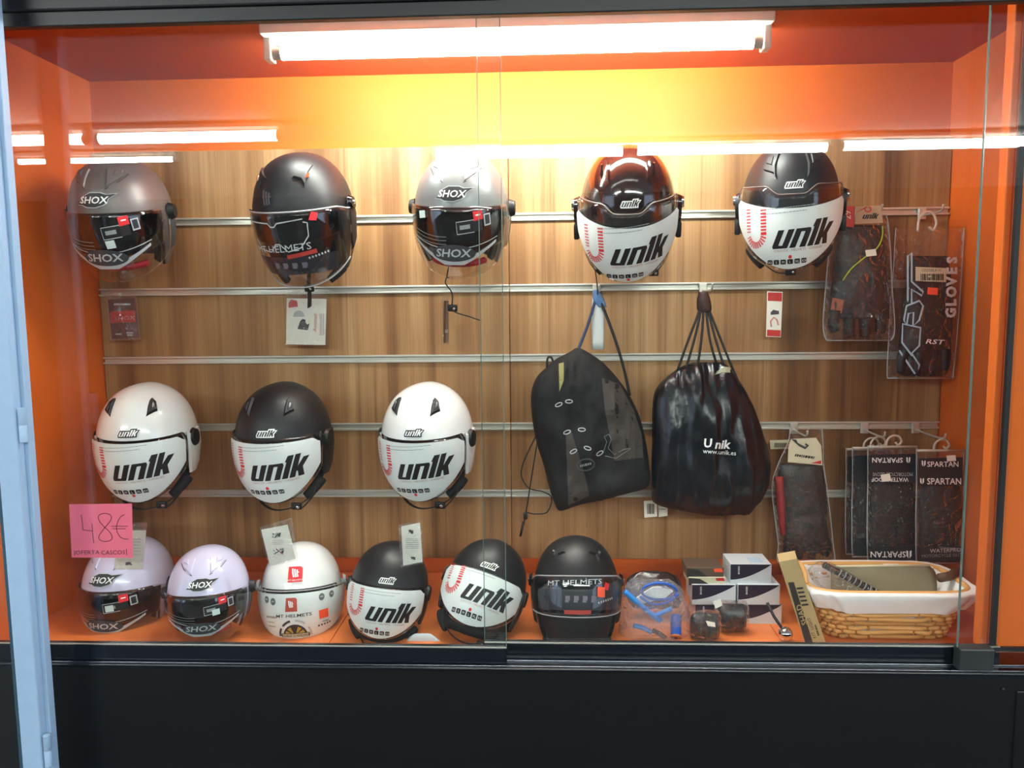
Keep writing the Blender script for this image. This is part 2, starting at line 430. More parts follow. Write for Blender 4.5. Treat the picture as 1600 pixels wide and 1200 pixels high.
# blue-grey steel door standing open at the left
DY = -.72
xr_ = at(36, 600, DY).x
d1 = struct(bpy.data.objects.new('door_1', None), 'pale blue steel door frame standing open at the left', 'door'); COL.objects.link(d1)
MB().bevbox((xr_ - .030, DY, 0.55 + ZO), (.044, .035, 3.0), .003).build('stile', 'blue_paint', d1)
MB().bevbox((xr_ - .004, DY + .012, 0.55 + ZO), (.010, .02, 3.0), .002).build('stop_bead', 'blue_paint', d1)
MB().bevbox((xr_ - .056, DY - .004, 0.55 + ZO), (.010, .02, 3.0), .002).build('glazing_bead', mat('teal_bead', '2e4a57', .4), d1)
MB().box((xr_ - .26, DY - .002, .55 + ZO), (.40, .005, 3.0)).build('door_glass', GLASS, d1)
for py in (665, 1175):
    p = at(36 + (py - 600) * .068, py, DY - .02)
    h = MB().lathe([(.006, -.035), (.0075, -.034), (.0075, -.001), (.0068, 0), (.0075, .001), (.0075, .034), (.006, .035)], 12, Matrix.Translation((xr_ + .003, DY - .014, p.z)))
    h.build('hinge', 'blue_paint', d1, 40)
# the arcade outside, seen in the glass
struct(MB().box((0, -7.5, 1.4), (14, .06, 2.8)).build('wall_outside', mat('street_wall', '2f2d2b', .8)), 'dark wall across the pavement facing the display case', 'wall')
struct(MB().box((0, -4.0, -.02), (14, 7.0, .04)).build('floor_outside', 'pavement'), 'grey pavement in front of the display case', 'floor')
struct(MB().box((0, -4.1, 1.80 + ZO), (14, 7.2, .08)).build('ceiling_outside', 'plaster'), 'pale ceiling over the pavement carrying strip lamps', 'ceiling')

# ================================================================== lamps
def strip_lamp(x0, x1, y, ztop, w, r, power, label, name='strip_lamp', group=None, col=(.93, 1, .97)):
    o = empty(name, label, 'lamp', ((x0 + x1) / 2, y, ztop), None, group)
    L = x1 - x0
    MB().bevbox((0, 0, -.012), (L, w, .024), .004).build('batten', 'batten', o)
    for s in (-1, 1):
        MB().bevbox((s * (L / 2 - .009), 0, -.046), (.018, r * 2.6, .056), .003).build('lamp_holder', 'batten', o)
        MB().lathe([(r * 1.01, 0), (r * 1.01, .02)], 16, Matrix.Translation((s * (L / 2 - .028) - .01, 0, -.040 - r)) @ Matrix.Rotation(R(90), 4, 'Y')).build('end_cap', METAL, o, 40)
    MB().tube([(-L / 2 + .038, 0, -.040 - r), (L / 2 - .038, 0, -.040 - r)], r, 16).build('tube', glow('tube_%d' % int(power), col, power), o, True)
    for s in (-.78, .78):
        MB().box((s * L / 2, 0, -.030), (.008, .010, .020)).build('clip', 'batten', o)
    return o
pA = at(415, 60, -.35); pB = at(1203, 38, -.35)
strip_lamp(pA.x, pB.x, -.35, ZC, .09, .015, TUBE_POWER, 'lit white tube lamp under the orange ceiling of the case')
ZL = 1.745 + ZO
for x0, x1, y, w, g in ((-.73, .72, -4.76, .10, 'first'), (.75, 2.19, -4.74, .10, 'second'), (2.22, 3.68, -4.70, .10, 'third')):
    strip_lamp(x0, x1, y, ZL, w, .034, STREET_POWER, 'lit strip lamp outside, %s of the row mirrored in the right glass door' % g, group='strip lamps outside')
strip_lamp(-2.86, -1.60, -4.08, ZL, .10, .034, STREET_POWER, 'lit strip lamp outside, longer upper streak mirrored in the left glass door', group='strip lamps outside')
strip_lamp(-3.60, -2.90, -4.08, ZL, .10, .034, STREET_POWER, 'lit strip lamp outside, shorter upper streak mirrored beside the blue door', group='strip lamps outside')
strip_lamp(-3.96, -2.68, -4.86, ZL, .07, .020, STREET_POWER, 'lit strip lamp outside, thin lower streak mirrored above the grey helmet', group='strip lamps outside')

# ================================================================== helmets
def sm(a, b, x):
    t = max(0.0, min(1.0, (x - a) / (b - a))); return t * t * (3 - 2 * t)
class Hs:
    """surface of one helmet: azimuth 0 is the front (-Y), elevation 90 the crown; degrees in, metres out"""
    def __init__(s, a=.120, bf=.142, bb=.142, ct=.145, cb=.180, k=.82, ridge=0.0):
        s.a, s.bf, s.bb, s.ct, s.cb, s.k, s.ridge = a, bf, bb, ct, cb, k, ridge
    def __call__(s, az, el, off=0.0):
        az, el = R(az), R(el)
        ce = max(0, math.cos(el)) ** s.k; se = math.sin(el)
        b = s.bf if math.cos(az) > 0 else s.bb
        p = Vector(((s.a) * ce * math.sin(az), -b * ce * math.cos(az), (s.ct if el > 0 else s.cb) * se))
        n = Vector((p.x / s.a ** 2, p.y / b ** 2, p.z / (s.ct if el > 0 else s.cb) ** 2))
        n = n.normalized() if n.length > 1e-6 else Vector((0, 0, 1))
        if s.ridge and el > 0:
            off += s.ridge * math.exp(-(p.x / .035) ** 2) * max(0, math.sin(el))
        return p + n * off
    def m2(s, x, y, az0, el0, off):
        """metric decal coordinates around (az0, el0)"""
        el = el0 + math.degrees(y / .150)
        w = .136 * max(.45, math.cos(R(max(-60, min(60, el)))) ** s.k)
        return s(az0 + math.degrees(x / w), el, off)
def decal(S, sh, az0, el0, off, name, m, parent, cell=.012):
    vs, fs = gridcut(sh, cell) if cell else sh
    b = MB(); b.add([S.m2(x, y, az0, el0, off) for x, y in vs], fs)
    return b.build(name, m, parent, False, fix=False)
def boss(S, pts, az0, el0, o0, o1, shrink, name, m, parent, smooth=35):
    """raised plate with sloping flanks that follows the shell"""
    cx = sum(p[0] for p in pts) / len(pts); cy = sum(p[1] for p in pts) / len(pts); n = len(pts)
    q = [(cx + (x - cx) * shrink, cy + (y - cy) * shrink) for x, y in pts]
    h = [(cx + (x - cx) * shrink * .5, cy + (y - cy) * shrink * .5) for x, y in pts]
    vs = [S.m2(x, y, az0, el0, o0) for x, y in pts] + [S.m2(x, y, az0, el0, o1) for x, y in q] + [S.m2(x, y, az0, el0, o1) for x, y in h] + [S.m2(cx, cy, az0, el0, o1)]
    fs = []
    for r in range(2):
        fs += [(r * n + i, r * n + (i + 1) % n, (r + 1) * n + (i + 1) % n, (r + 1) * n + i) for i in range(n)]
    fs += [(2 * n + i, 2 * n + (i + 1) % n, 3 * n) for i in range(n)]
    return MB().add(vs, fs).build(name, m, parent, smooth)
def patch(S, az0, az1, top, bot, off, nu=41, nv=15, thick=.0):
    b = MB()
    def f(o): return lambda u, v: (lambda az: S(az, bot(az) + (top(az) - bot(az)) * v, o))(az0 + (az1 - az0) * u)
    b.grid(f(off), nu, nv)
    if thick:
        n = nu * nv; b.grid(f(off - thick), nu, nv)
        rim = [i for i in range(nu)] + [j * nu + nu - 1 for j in range(1, nv)] + [(nv - 1) * nu + i for i in range(nu - 2, -1, -1)] + [j * nu for j in range(nv - 2, 0, -1)]
        for i in range(len(rim)):
            a, c = rim[i], rim[(i + 1) % len(rim)]; b.f.append((a, c, c + n, a + n))
    return b
def rotm(yaw, pitch, roll): return (Matrix.Rotation(R(yaw), 3, 'Z') @ Matrix.Rotation(R(pitch), 3, 'X') @ Matrix.Rotation(R(roll), 3, 'Y'))

def base_helmet(label, px, py, Y, yaw, pitch, roll, s, S, shellm, brow=12, brow_half=58, side=-44, back=-46, trim='rubber', liner='black_fabric', neck='black_fabric', group=None, name='helmet', trim_r=.0035):
    o = empty(name, label, 'helmet', at(px, py, Y), rotm(yaw, pitch, roll), group); o.scale = (s, s, s)
    def low(az):
        z = abs(((az + 180) % 360) - 180)
        v = brow + (side - brow) * sm(brow_half, brow_half + 26, z)
        return v + (back - side) * sm(110, 170, z) - 3 * math.cos(R(z)) * 0
    NA, NV = 120, 20
    b = MB()
    def f(off): return lambda u, v: S(u * 360 - 180, low(u * 360 - 180) + (88.5 - low(u * 360 - 180)) * v, off)
    b.grid(f(0), NA, NV, True); n = len(b.v)
    b.f.append(tuple((NV - 1) * NA + i for i in range(NA)))
    b.grid(f(-.012), NA, NV, True)
    for i in range(NA): b.f.append((i, (i + 1) % NA, n + (i + 1) % NA, n + i))
    b.build('shell', shellm, o, 50)
    # padding inside
    lb = MB(); lb.grid(lambda u, v: S(u * 360 - 180, (low(u * 360 - 180) - 2) + (80 - low(u * 360 - 180)) * v, -.014), 72, 12, True); n2 = len(lb.v)
    lb.grid(lambda u, v: S(u * 360 - 180, (low(u * 360 - 180) - 2) + (80 - low(u * 360 - 180)) * v, -.030), 72, 12, True)
    for i in range(72): lb.f.append((i, (i + 1) % 72, n2 + (i + 1) % 72, n2 + i))
    lb.build('padding', liner, o, True)
    MB().tube([S(i * 3 - 180, low(i * 3 - 180), -.003) for i in range(120)], trim_r, 8, closed=True).build('edge_trim', trim, o, True)
    MB().tube([S(95 + i * 170 / 30, back + 1 + 3 * math.sin(i / 30 * math.pi), -.020) for i in range(31)], .013, 10).build('neck_roll', neck, o, True)
    o['S'] = 0
    return o, low
def add_collar(S, o, low_top=-30, m='black_fabric'):
    MB().tube([S(-88 + i * 176 / 30, -50 + 4 * abs(i - 15) / 15, -.024) for i in range(31)], .022, 10).build('collar_pad', m, o, True)
    patch(S, -82, 82, lambda a: low_top, lambda a: -54, -.010, 31, 7, .012).build('cheek_padding', m, o, True)
def strap(o, S, pts, w=.009, m='black_cord', buckle=None):
    sp = spline(pts, 5)
    st = MB().tube(sp, 0, 8, flat=(w, .0016, (0, -1, .2))).build('chin_strap', m, o, True)
    if buckle is not None:
        c = sp[int(buckle * (len(sp) - 1))]
        MB().bevbox(c, (.026, .008, .018), .003).build('buckle', 'rubber', st, 40)
        MB().lathe([(.004, 0), (.004, .003), (.002, .005)], 10, Matrix.Translation(c + Vector((.005, -.004, 0))) @ Matrix.Rotation(R(90), 4, 'X')).build('press_stud', CHROME, st, True)
    return st
def logo_plate(S, o, kind, x, y, az, el, off, dark, h=.013):
    """small maker's badge on the brow"""
    if kind == 'unik':
        a, c = ('black_print', 'white_print') if dark else ('white_print', 'black_print')
        h *= .95
        bd = decal(S, xf(unik2d(h, infl=.22), x, y), az, el, off, 'badge', a, o)
        decal(S, xf(unik2d(h, infl=-.03), x, y), az, el, off + .0006, 'badge_lettering', c, bd)
    else:
        w = h * 5.0
        pl = [(-w * .58, -h * .75), (-w * .40, -h * .2), (-w * .36, h * .55), (-w * .12, h * 1.15), (w * .22, h * 1.15), (w * .38, h * .85), (w * .72, h * .95), (w * .46, h * .15), (w * .42, -h * .45), (w * .30, -h * .80), (w * .05, -h * 1.15), (-w * .25, -h * 1.1), (-w * .40, -h * .80)]
        bd = decal(S, xf(poly2d([(p[0] * 1.06, p[1] * 1.12) for p in pl]), x, y), az, el, off, 'badge', 'silver_print', o)
        decal(S, xf(poly2d(pl), x, y), az, el, off + .0005, 'badge_ground', 'black_print', bd)
        decal(S, xf(text2d('SHOX', h * 1.05, .25, 1.12, .02), x, y), az, el, off + .001, 'badge_lettering', 'white_print', bd)
def dots(parts):
    return merge2d([rect2d(x - s, y - s * .8, x + s, y + s * .8) for x, y, s in parts])
def unik_sticker(S, o, parent, off, rot, dx, dy, dot_up, faint='grey_print', icon_dx=0):
    """printing of the white protective film: big slanted name, dotted mark, size squares"""
    az, el = 0, -14
    def put(sh, x, y, name, m, rr=None, par=parent, cell=.010):
        s2 = xf(sh, x, y); s2 = xf(s2, dx, dy, rot)
        return decal(S, s2, az, el, off, name, m, par, cell)
    put(xf(unik2d(.0355), sx=1.12), .030, .000, 'name_lettering', 'black_print')
    ds = []
    path = [(-.024, .034 - .0058 * k) for k in range(8)] + [(.0 - .024 * math.cos(R(a)), -.012 - .022 * math.sin(R(a))) for a in range(14, 180, 15)] + [(.024, -.010 + .0058 * k) for k in range(8)]
    for k, (px_, py_) in enumerate(path):
        for q in range(4):
            f_ = 1 - (q - 1.5) * .16; ds.append((-.098 + px_ * f_, .018 + (py_ + .012) * f_ - .012 if py_ < -.012 else .018 + py_, .0019 if k > 8 else .0015))
    put(dots(ds), .008, .004, 'dotted_mark', 'red_print', cell=None)
    put(text2d('CASCOS - HELMETS - CASQUES', .0048, 0, 1.25), .022, -.026, 'fine_lettering', mat('faint_red', 'b98a80', .5), cell=.012)
    ln = []
    rnd = random.Random(4)
    for r_, (xa, xb) in enumerate(((-.072, .056), (-.066, .040))):
        x = xa
        while x < xb:
            w = rnd.uniform(.003, .009); ln.append(rect2d(x, .052 - r_ * .008, x + w, .0535 - r_ * .008)); x += w + .0016
    put(merge2d(ln), 0, 0, 'small_print', faint, cell=None)
    sq = []
    for i in range(6):
        x = -.052 + i * .0165
        sq.append(poly2d([(x - .005, -.006), (x + .005, -.006), (x + .0065, -.0045), (x + .0065, .0045), (x + .005, .006), (x - .005, .006), (x - .0065, .0045), (x - .0065, -.0045)]))
    pc = put(merge2d(sq), icon_dx, -.052, 'size_squares', 'black_print', cell=None)
    lt = merge2d([xf(text2d(t, .0058), -.052 + i * .0165, 0) for i, t in enumerate(('XS', 'S', 'M', 'L', 'XL', 'XX'))])
    s2 = xf(xf(lt, icon_dx, -.052), dx, dy, rot); decal(S, s2, az, el, off + .0005, 'size_letters', 'white_print', pc, None)
    put(disc2d(-.052 + .0165 * 3, .0115 if dot_up else -.0115, .0042), icon_dx, -.052, 'size_dot', 'red_print', cell=None)

def helmet_unik_a(label, px, py, Y, yaw, pitch, roll, s, shellm, white, rot=3, dy=0, dot_up=False, group=None, dx=0, vents=True, visor_top=11, back=-40, chin=-50, collar=False):
    S = Hs(ridge=.004)
    o, low = base_helmet(label, px, py, Y, yaw, pitch, roll, s, S, shellm, brow=12, brow_half=66, side=-30, back=back, group=group, trim_r=.0025)
    if vents:
        for sgn in (-1, 1):
            pts = [(-.017, -.032), (.004, -.022), (.016, -.019), (.017, .014), (.008, .031), (.000, .022), (-.008, .000)]
            pts = [(sgn * x, y) for x, y in pts]
            v = boss(S, pts, 0 + sgn * 33, 47, -.001, .0065, .72, 'vent', 'rubber', o)
            boss(S, [(x * .45 + sgn * .003, y * .5 - .002) for x, y in pts], sgn * 33, 47, .006, .0085, .6, 'vent_slider', mat('vent_grey', '30343a', .3), v)
    # visor with film
    top = lambda az: visor_top
    bot = lambda az: chin + (-18 - chin) * (abs(az) / 69) ** 2.2
    if collar: add_collar(S, o)
    vz = patch(S, -69, 69, top, bot, .007, thick=.0025).build('visor', VISOR, o, True)
    stop = lambda az: 9.5 - 5 * sm(54, 65, abs(az))
    sbot = lambda az: chin + 2 + (-16 - chin) * (abs(az) / 65) ** 2.0
    st = patch(S, -65, 65, stop, sbot, .0085).build('protective_film', mat('white_film', 'dfe6e3', .35), vz, True)
    unik_sticker(S, o, vz, .0092, rot, dx, dy, dot_up)
    for sgn in (-1, 1):
        c = [(.022 * math.cos(t * math.pi / 10), .024 * math.sin(t * math.pi / 10)) for t in range(20)]
        pv = boss(S, c, sgn * 84, 3, .002, .011, .8, 'pivot_cover', 'rubber', o, 30)
        # cheek flap below the hinge
        fp = [(-.040, .024), (.026, .028), (.036, -.015), (.026, -.060), (.004, -.080), (-.022, -.078), (-.040, -.03)]
        boss(S, [(sgn * x, y) for x, y in fp], sgn * 90, 0, .000, .006, .93, 'cheek_flap', shellm, o, 40)
        MB().tube([S(sgn * (84 - 3 * i), -36 - i * 2.4, -.006) for i in range(9)], [.016 - .0006 * i for i in range(9)], 8).build('cheek_pad', 'black_fabric', o, True)
    logo_plate(S, o, 'unik', .012, 0, -2, 19, .0035, white)
    strap(o, S, [S(82, -42, -.012), (.085, -.05, -.135), (.05, -.085, -.155), (.0, -.09, -.165), (-.045, -.07, -.152), S(-80, -44, -.012)], .009, 'black_cord', .42)
    strap(o, S, [(.05, -.085, -.155), (.06, -.07, -.165), (.075, -.05, -.15), (.09, -.03, -.13)], .006, 'black_cord', .1)
    return o
def helmet_unik_b(label, px, py, Y, yaw, pitch, roll, s, shellm, flaps, rot=3, dy=0, dot_up=False, group=None, full_left=True):
    S = Hs(a=.117, cb=.198, ridge=.002)
    o, low = base_helmet(label, px, py, Y, yaw, pitch, roll, s, S, shellm, brow=-2, brow_half=60, side=-34, back=-36, group=group)
    if flaps:
        for sgn in (-1, 1):
            pts = [(-.030, -.040), (-.026, -.028), (.016, -.014), (.024, .012), (.026, .050), (-.016, .050), (-.020, -.004)]
            v = boss(S, [(sgn * x, y) for x, y in pts], sgn * 31, 38, -.001, .007, .84, 'vent', shellm, o)
            boss(S, [(sgn * x, y) for x, y in [(-.012, -.006), (.010, .002), (.014, .028), (-.008, .028)]], sgn * 31, 38, .006, .009, .7, 'vent_slider', 'rubber', v)
            decal(S, xf(stroke2d([(sgn * -.026, -.034), (sgn * .012, -.012), (sgn * .018, -.006)], .004), 0, -.004), sgn * 31, 38, .0012, 'vent_mouth', 'black_print', v, None)
    else:
        for sgn in (-1, 1):
            pts = [(-.020, -.036), (-.004, -.026), (.016, .000), (.026, .034), (.012, .034), (-.006, .006)]
            v = boss(S, [(sgn * x, y) for x, y in pts], sgn * 33, 48, -.001, .007, .7, 'vent', shellm, o, 30)
            boss(S, [(sgn * (x * .5 + .012), y * .6 + .004) for x, y in pts], sgn * 38, 46, .000, .006, .6, 'vent_slider', shellm, v, 30)
    top = lambda az: 16 - 8 * sm(30, 12, abs(az)) - 10 * sm(70, 84, abs(az))
    bot = lambda az: -52 + 32 * (abs(az) / 84) ** 2.2
    vz = patch(S, -85, 85, top, bot, .010, thick=.0025).build('visor', VISOR, o, True)
    MB().tube([S(-85 + i * 170 / 60, top(-85 + i * 170 / 60), .0088) for i in range(61)], .0018, 6).build('visor_rim', mat('clear_edge', '6e6460', .1), vz, True)
    stop = lambda az: -3 + 9 * (abs(az) / 74) ** 2 - 6 * sm(66, 74, abs(az))
    sbot = lambda az: -50 + 36 * (abs(az) / 74) ** 2.0
    patch(S, -74, 74, stop, sbot, .0115).build('protective_film', mat('white_film', 'dfe6e3', .35), vz, True)
    unik_sticker(S, o, vz, .0122, rot, 0, dy - .022, dot_up, icon_dx=.002)
    for sgn in (-1, 1):
        c = [(.020 * math.cos(t * math.pi / 10), .034 * math.sin(t * math.pi / 10)) for t in range(20)]
        pv = boss(S, c, sgn * 87, 0, .002, .017, .75, 'pivot_cover', shellm, o, 30)
        boss(S, [(x * .5, y * .45) for x, y in c], sgn * 87, 4, .016, .022, .8, 'pivot_screw', CHROME, pv, 30)
        MB().bevbox(S(sgn * 88, -16, .014), (.014, .03, .04), .004).build('pivot_lever', 'rubber', pv, 40)
        MB().tube([S(sgn * (84 - 3 * i), -36 - i * 2.2, -.006) for i in range(9)], [.015 - .0006 * i for i in range(9)], 8).build('cheek_pad', 'black_fabric', o, True)
    logo_plate(S, o, 'unik', .006, 0, 0, 17, .0035, False, .0125)
    return o, S
def sheet_print(S, o, parent, off, items):
    for sh, az, el, name, m in items: decal(S, sh, az, el, off, name, m, parent, .012)
def helmet_shox(label, px, py, Y, yaw, pitch, roll, s, shellm, neck='red_fabric', group=None, white_tag=None, cb=.185):
    S = Hs(a=.120, cb=cb, ridge=.002)
    o, low = base_helmet(label, px, py, Y, yaw, pitch, roll, s, S, shellm, brow=8, brow_half=62, side=-44, back=-40, neck=neck, group=group)
    for sgn in (-1, 1):
        pts = [(-.034, -.030), (.004, -.006), (.030, .014), (.026, .030), (.002, .036), (-.022, .034), (-.028, .000)]
        v = boss(S, [(sgn * x, y) for x, y in pts], sgn * 30, 44, -.001, .004, .86, 'vent', shellm, o, 30)
        boss(S, [(sgn * x, y) for x, y in [(-.012, .004), (.014, .012), (.020, .026), (-.002, .028)]], sgn * 30, 44, .003, .0065, .7, 'vent_slider', shellm, v, 30)
        decal(S, stroke2d([(sgn * -.034, -.031), (sgn * .006, -.009), (sgn * .031, .012)], .0022), sgn * 30, 44, .0012, 'vent_mouth', 'black_print', v, None)
    top = lambda az: 9 - 3 * sm(66, 80, abs(az))
    bot = lambda az: -56 + 26 * (abs(az) / 82) ** 2.4
    vz = patch(S, -84, 84, top, bot, .008, thick=.0025).build('visor', VISOR, o, True)
    # smoked drop-down sheet inside, down to the printed chevron
    patch(S, -74, 74, lambda a: 6.5, lambda a: -27 + 6 * (abs(a) / 74) ** 2, .003, thick=.002).build('sun_shield', SMOKE, o, True)
    zt = .0088
    ch = poly2d([(-.120, -.020), (-.085, -.036), (-.052, -.050), (-.03, -.062), (.03, -.062), (.052, -.050), (.085, -.036), (.120, -.020), (.120, -.026), (.085, -.043), (.05, -.062), (.025, -.074), (-.025, -.074), (-.05, -.062), (-.085, -.043), (-.120, -.026)])
    decal(S, ch, 0, -10, zt, 'chevron_print', 'silver_print', vz, .012)
    decal(S, stroke2d([(-.125 + i * .0125, -.012 - .024 * math.cos((i - 10) / 10 * 1.5)) for i in range(21)], .0016), 0, -10, zt, 'line_print', 'silver_print', vz, .012)
    decal(S, merge2d([stroke2d([(-.115 + i * .009, -.010 + k * .0075 - .017 * math.cos((i - 10) / 10 * 1.3)) for i in range(12)], .0008) for k in range(3)]), 0, -10, zt, 'fine_line_print', 'grey_print', vz, .012)
    el_ = [(.058 * math.cos(t * math.pi / 12), .019 * math.sin(t * math.pi / 12)) for t in range(24)]
    bp = decal(S, xf(poly2d(el_), 0, -.046), 0, -10, zt + .0005, 'lower_badge', 'dark_grey_print', vz, .012)
    decal(S, xf(text2d('SHOX', .017, .25, 1.35, .02), 0, -.045), 0, -10, zt + .001, 'lower_lettering', 'silver_print', bp, .012)
    # show stickers on the viewer's right
    fr = merge2d([stroke2d([(.012, -.012), (.056, -.012), (.056, .011), (.012, .011), (.012, -.0125)], .0014)])
    sk = decal(S, xf(rect2d(.012, -.012, .056, .011), 0, .004, 6), 0, -10, zt, 'sizing_sticker', 'black_print', vz, .012)
    decal(S, xf(fr, 0, .004, 6), 0, -10, zt + .0006, 'sticker_frame', 'silver_print', sk, .012)
    decal(S, xf(merge2d([rect2d(.020, -.004, .046, .004)]), 0, .004, 6), 0, -10, zt + .0006, 'sticker_lettering', 'grey_print', sk, .012)
    rs = decal(S, xf(rect2d(-.012, -.010, .012, .010), .066, .030, 8), 0, -10, zt + .001, 'red_sticker', 'red_print', vz, .012)
    decal(S, xf(rect2d(-.006, -.001, .006, .002), .066, .030, 8), 0, -10, zt + .0016, 'red_sticker_lettering', 'white_print', rs, .012)
    bs = decal(S, xf(rect2d(-.012, -.010, .012, .010), .066, .010, 8), 0, -10, zt + .001, 'black_sticker', 'black_print', vz, .012)
    ws = decal(S, xf(rect2d(-.009, -.011, .010, .013), .092, .020, 8), 0, -10, zt, 'side_sticker', 'silver_print', vz, .012)
    decal(S, xf(rect2d(-.006, -.008, .007, .010), .092, .020, 8), 0, -10, zt + .0006, 'side_sticker_ground', 'dark_print', ws, .012)
    if white_tag:
        decal(S, xf(rect2d(-.011, -.008, .011, .008), white_tag[0], white_tag[1], 6), 0, -10, zt + .002, 'price_sticker', mat('price_label', 'cfe0dc', .5), vz, .012)
    for sgn in (-1, 1):
        c = [(.017 * math.cos(t * math.pi / 10), .022 * math.sin(t * math.pi / 10)) for t in range(20)]
        pv = boss(S, c, sgn * 90, 4, .004, .018, .7, 'pivot_cover', 'rubber', o, 30)
        boss(S, [(-.016, .024), (.022, .020), (.024, -.02), (.010, -.062), (-.012, -.064), (-.02, -.01)], sgn * 92, -4, .000, .007, .88, 'hinge_plate', 'dark_grey_print', o, 35)
    logo_plate(S, o, 'shox', 0, 0, 0, 21, .0035, True, .0155)
    MB().tube([S(-62 + i * 124 / 30, -42 - 5 * math.cos(R(-62 + i * 124 / 30)), -.022) for i in range(31)], .0085, 8).build('chin_padding', neck, o, True)
    return o, S, vz
def mt_mark(S, parent, x, y, h, az, el, off, m):
    fl = [stroke2d([(-.32 * h, .5 * h), (-.30 * h, 0), (-.16 * h, -.5 * h)], .17 * h), stroke2d([(-.06 * h, .42 * h), (-.04 * h, 0), (.08 * h, -.5 * h)], .17 * h),
          stroke2d([(.20 * h, .34 * h), (.21 * h, -.1 * h), (.30 * h, -.46 * h)], .15 * h), stroke2d([(.14 * h, .08 * h), (.42 * h, .04 * h)], .10 * h)]
    return decal(S, xf(merge2d(fl), x, y), az, el, off, 'flame_mark', m, parent, None)
def helmet_mt(label, px, py, Y, yaw, pitch, roll, s, shellm, film=False, group=None, price=None, front=True, brow=10, back=-42, chin=-54, up=0.0, collar=False):
    S = Hs(a=.120, bf=.146, cb=.160 if film else .205, ridge=.002)
    o, low = base_helmet(label, px, py, Y, yaw, pitch, roll, s, S, shellm, brow=brow, brow_half=64, side=-46, back=back, group=group, trim='rubber', trim_r=.003)
    if not film:
        for sgn in (-1, 1):
            pts = [(-.030, -.002), (-.006, .010), (.016, .024), (.034, .034), (.016, .012), (-.002, -.034), (-.008, -.012)]
            v = boss(S, [(sgn * x, y) for x, y in pts], sgn * 34, 42, -.001, .006, .75, 'vent', shellm, o, 30)
            boss(S, [(sgn * x, y) for x, y in [(-.004, -.014), (.008, -.010), (.014, .006), (.004, .004)]], sgn * 36, 42, .003, .008, .7, 'vent_slider', CHROME, v, 30)
            decal(S, stroke2d([(sgn * -.008, -.030), (sgn * -.006, -.006), (sgn * -.012, .004)], .004), sgn * 34, 42, .0012, 'vent_mouth', 'black_print', v, None)
    top = lambda az: brow + 3 - 4 * sm(60, 84, abs(az)) if not film else 8 - 2 * sm(50, 80, abs(az))
    bot = lambda az: chin + (max(-32, chin + 4) - chin) * (abs(az) / 84) ** 2.4
    if collar: add_collar(S, o, -20)
    vz = patch(S, -84, 84, top, bot, .009, thick=.0025).build('visor', VISOR, o, True)
    zt = .0098
    MB().tube([S(-84 + i * 168 / 60, top(-84 + i * 168 / 60), .0085) for i in range(61)], .0022, 6).build('visor_rim', mat('clear_edge2', '9a9a9a', .1), vz, True)
    MB().tube([S(-84 + i * 168 / 60, bot(-84 + i * 168 / 60), .0085) for i in range(61)], .0018, 6).build('visor_lower_rim', mat('clear_edge2', '9a9a9a', .1), vz, True)
    if not film:
        patch(S, -70, 70, lambda a: 8, lambda a: -16 + 5 * (abs(a) / 70) ** 2, .003, thick=.002).build('sun_shield', SMOKE, o, True)
        if not front: decal(S, stroke2d([(-.095, .026), (-.03, .024), (-.022, .018), (-.012, .018), (-.004, .024), (.060, .030)], .0022), 0, -10, zt, 'contour_print', 'silver_print', vz)
        if not front: decal(S, stroke2d([(-.085, -.004), (-.070, -.022), (-.035, -.026), (-.018, -.012), (-.006, -.012), (.012, -.026), (.045, -.020), (.068, .000), (.070, .022), (.060, .024)], .0022), 0, -10, zt, 'nose_print', 'silver_print', vz)
        decal(S, xf(text2d('MT HELMETS', .0125, .12, 1.55, .0), -.01, -.020 if not front else .044, 2), 0, -10, zt + .0008, 'name_lettering', 'silver_print', vz)
        # film panel with pictograms
        pn = patch(S, -58, 62, lambda a: -24 + up, lambda a: -39 + up, .0082).build('pictogram_panel', 'dark_print', vz, True)
        ic = merge2d([xf(merge2d([rect2d(-.007, -.006, .004, -.002), rect2d(-.006, -.002, .007, .006)]), -.03 + i * .024, 0) for i in range(4)])
        decal(S, xf(ic, 0, -.054 + up * .0026), 0, -10, zt + .0005, 'pictograms', mat('pictogram', '6e6874', .5), pn)
        decal(S, xf(rect2d(-.04, -.004, .035, .004), .045 if not front else .0, -.032 if not front else -.016, 6 if not front else 0), 0, -10, zt, 'red_panel', mat('dull_red', 'a8352c', .5), vz)
        decal(S, merge2d([disc2d(.058 + i * .008, (-.040 if not front else .002) + i * .0012, .0024, 8) for i in range(7)]), 0, -10, zt + .001, 'size_dots', 'silver_print', vz, None)
        decal(S, xf(poly2d([(-.014, -.008), (.004, -.010), (.010, .006), (-.006, .010)]), .088, .034, 0), 0, -10, zt, 'red_label', 'red_print', vz)
    else:
        stop = lambda az: 5.5 + 0 * az
        sbot = lambda az: -48 + 18 * (abs(az) / 78) ** 2.2
        patch(S, -80, 80, stop, sbot, .0098).build('protective_film', mat('white_film', 'dfe6e3', .35), vz, True)
        z2 = .0106
        lg = decal(S, xf(poly2d([(-.018, -.018), (.018, -.018), (.018, .014), (.013, .018), (-.014, .018)]), -.016, .022), 0, -14, z2, 'red_emblem', mat('dull_red2', 'b9503f', .5), vz)
        mt_mark(S, lg, -.016, .024, .018, 0, -14, z2 + .0006, 'white_print')
        decal(S, xf(text2d('MT HELMETS', .0085, .12, 1.55, .01), -.010, -.007, 1), 0, -14, z2, 'name_lettering', 'dark_grey_print', vz)
        op = decal(S, xf(rect2d(-.016, -.013, .016, .012), .082, -.012, 3), 0, -14, z2, 'orange_sticker', 'orange_print', vz)
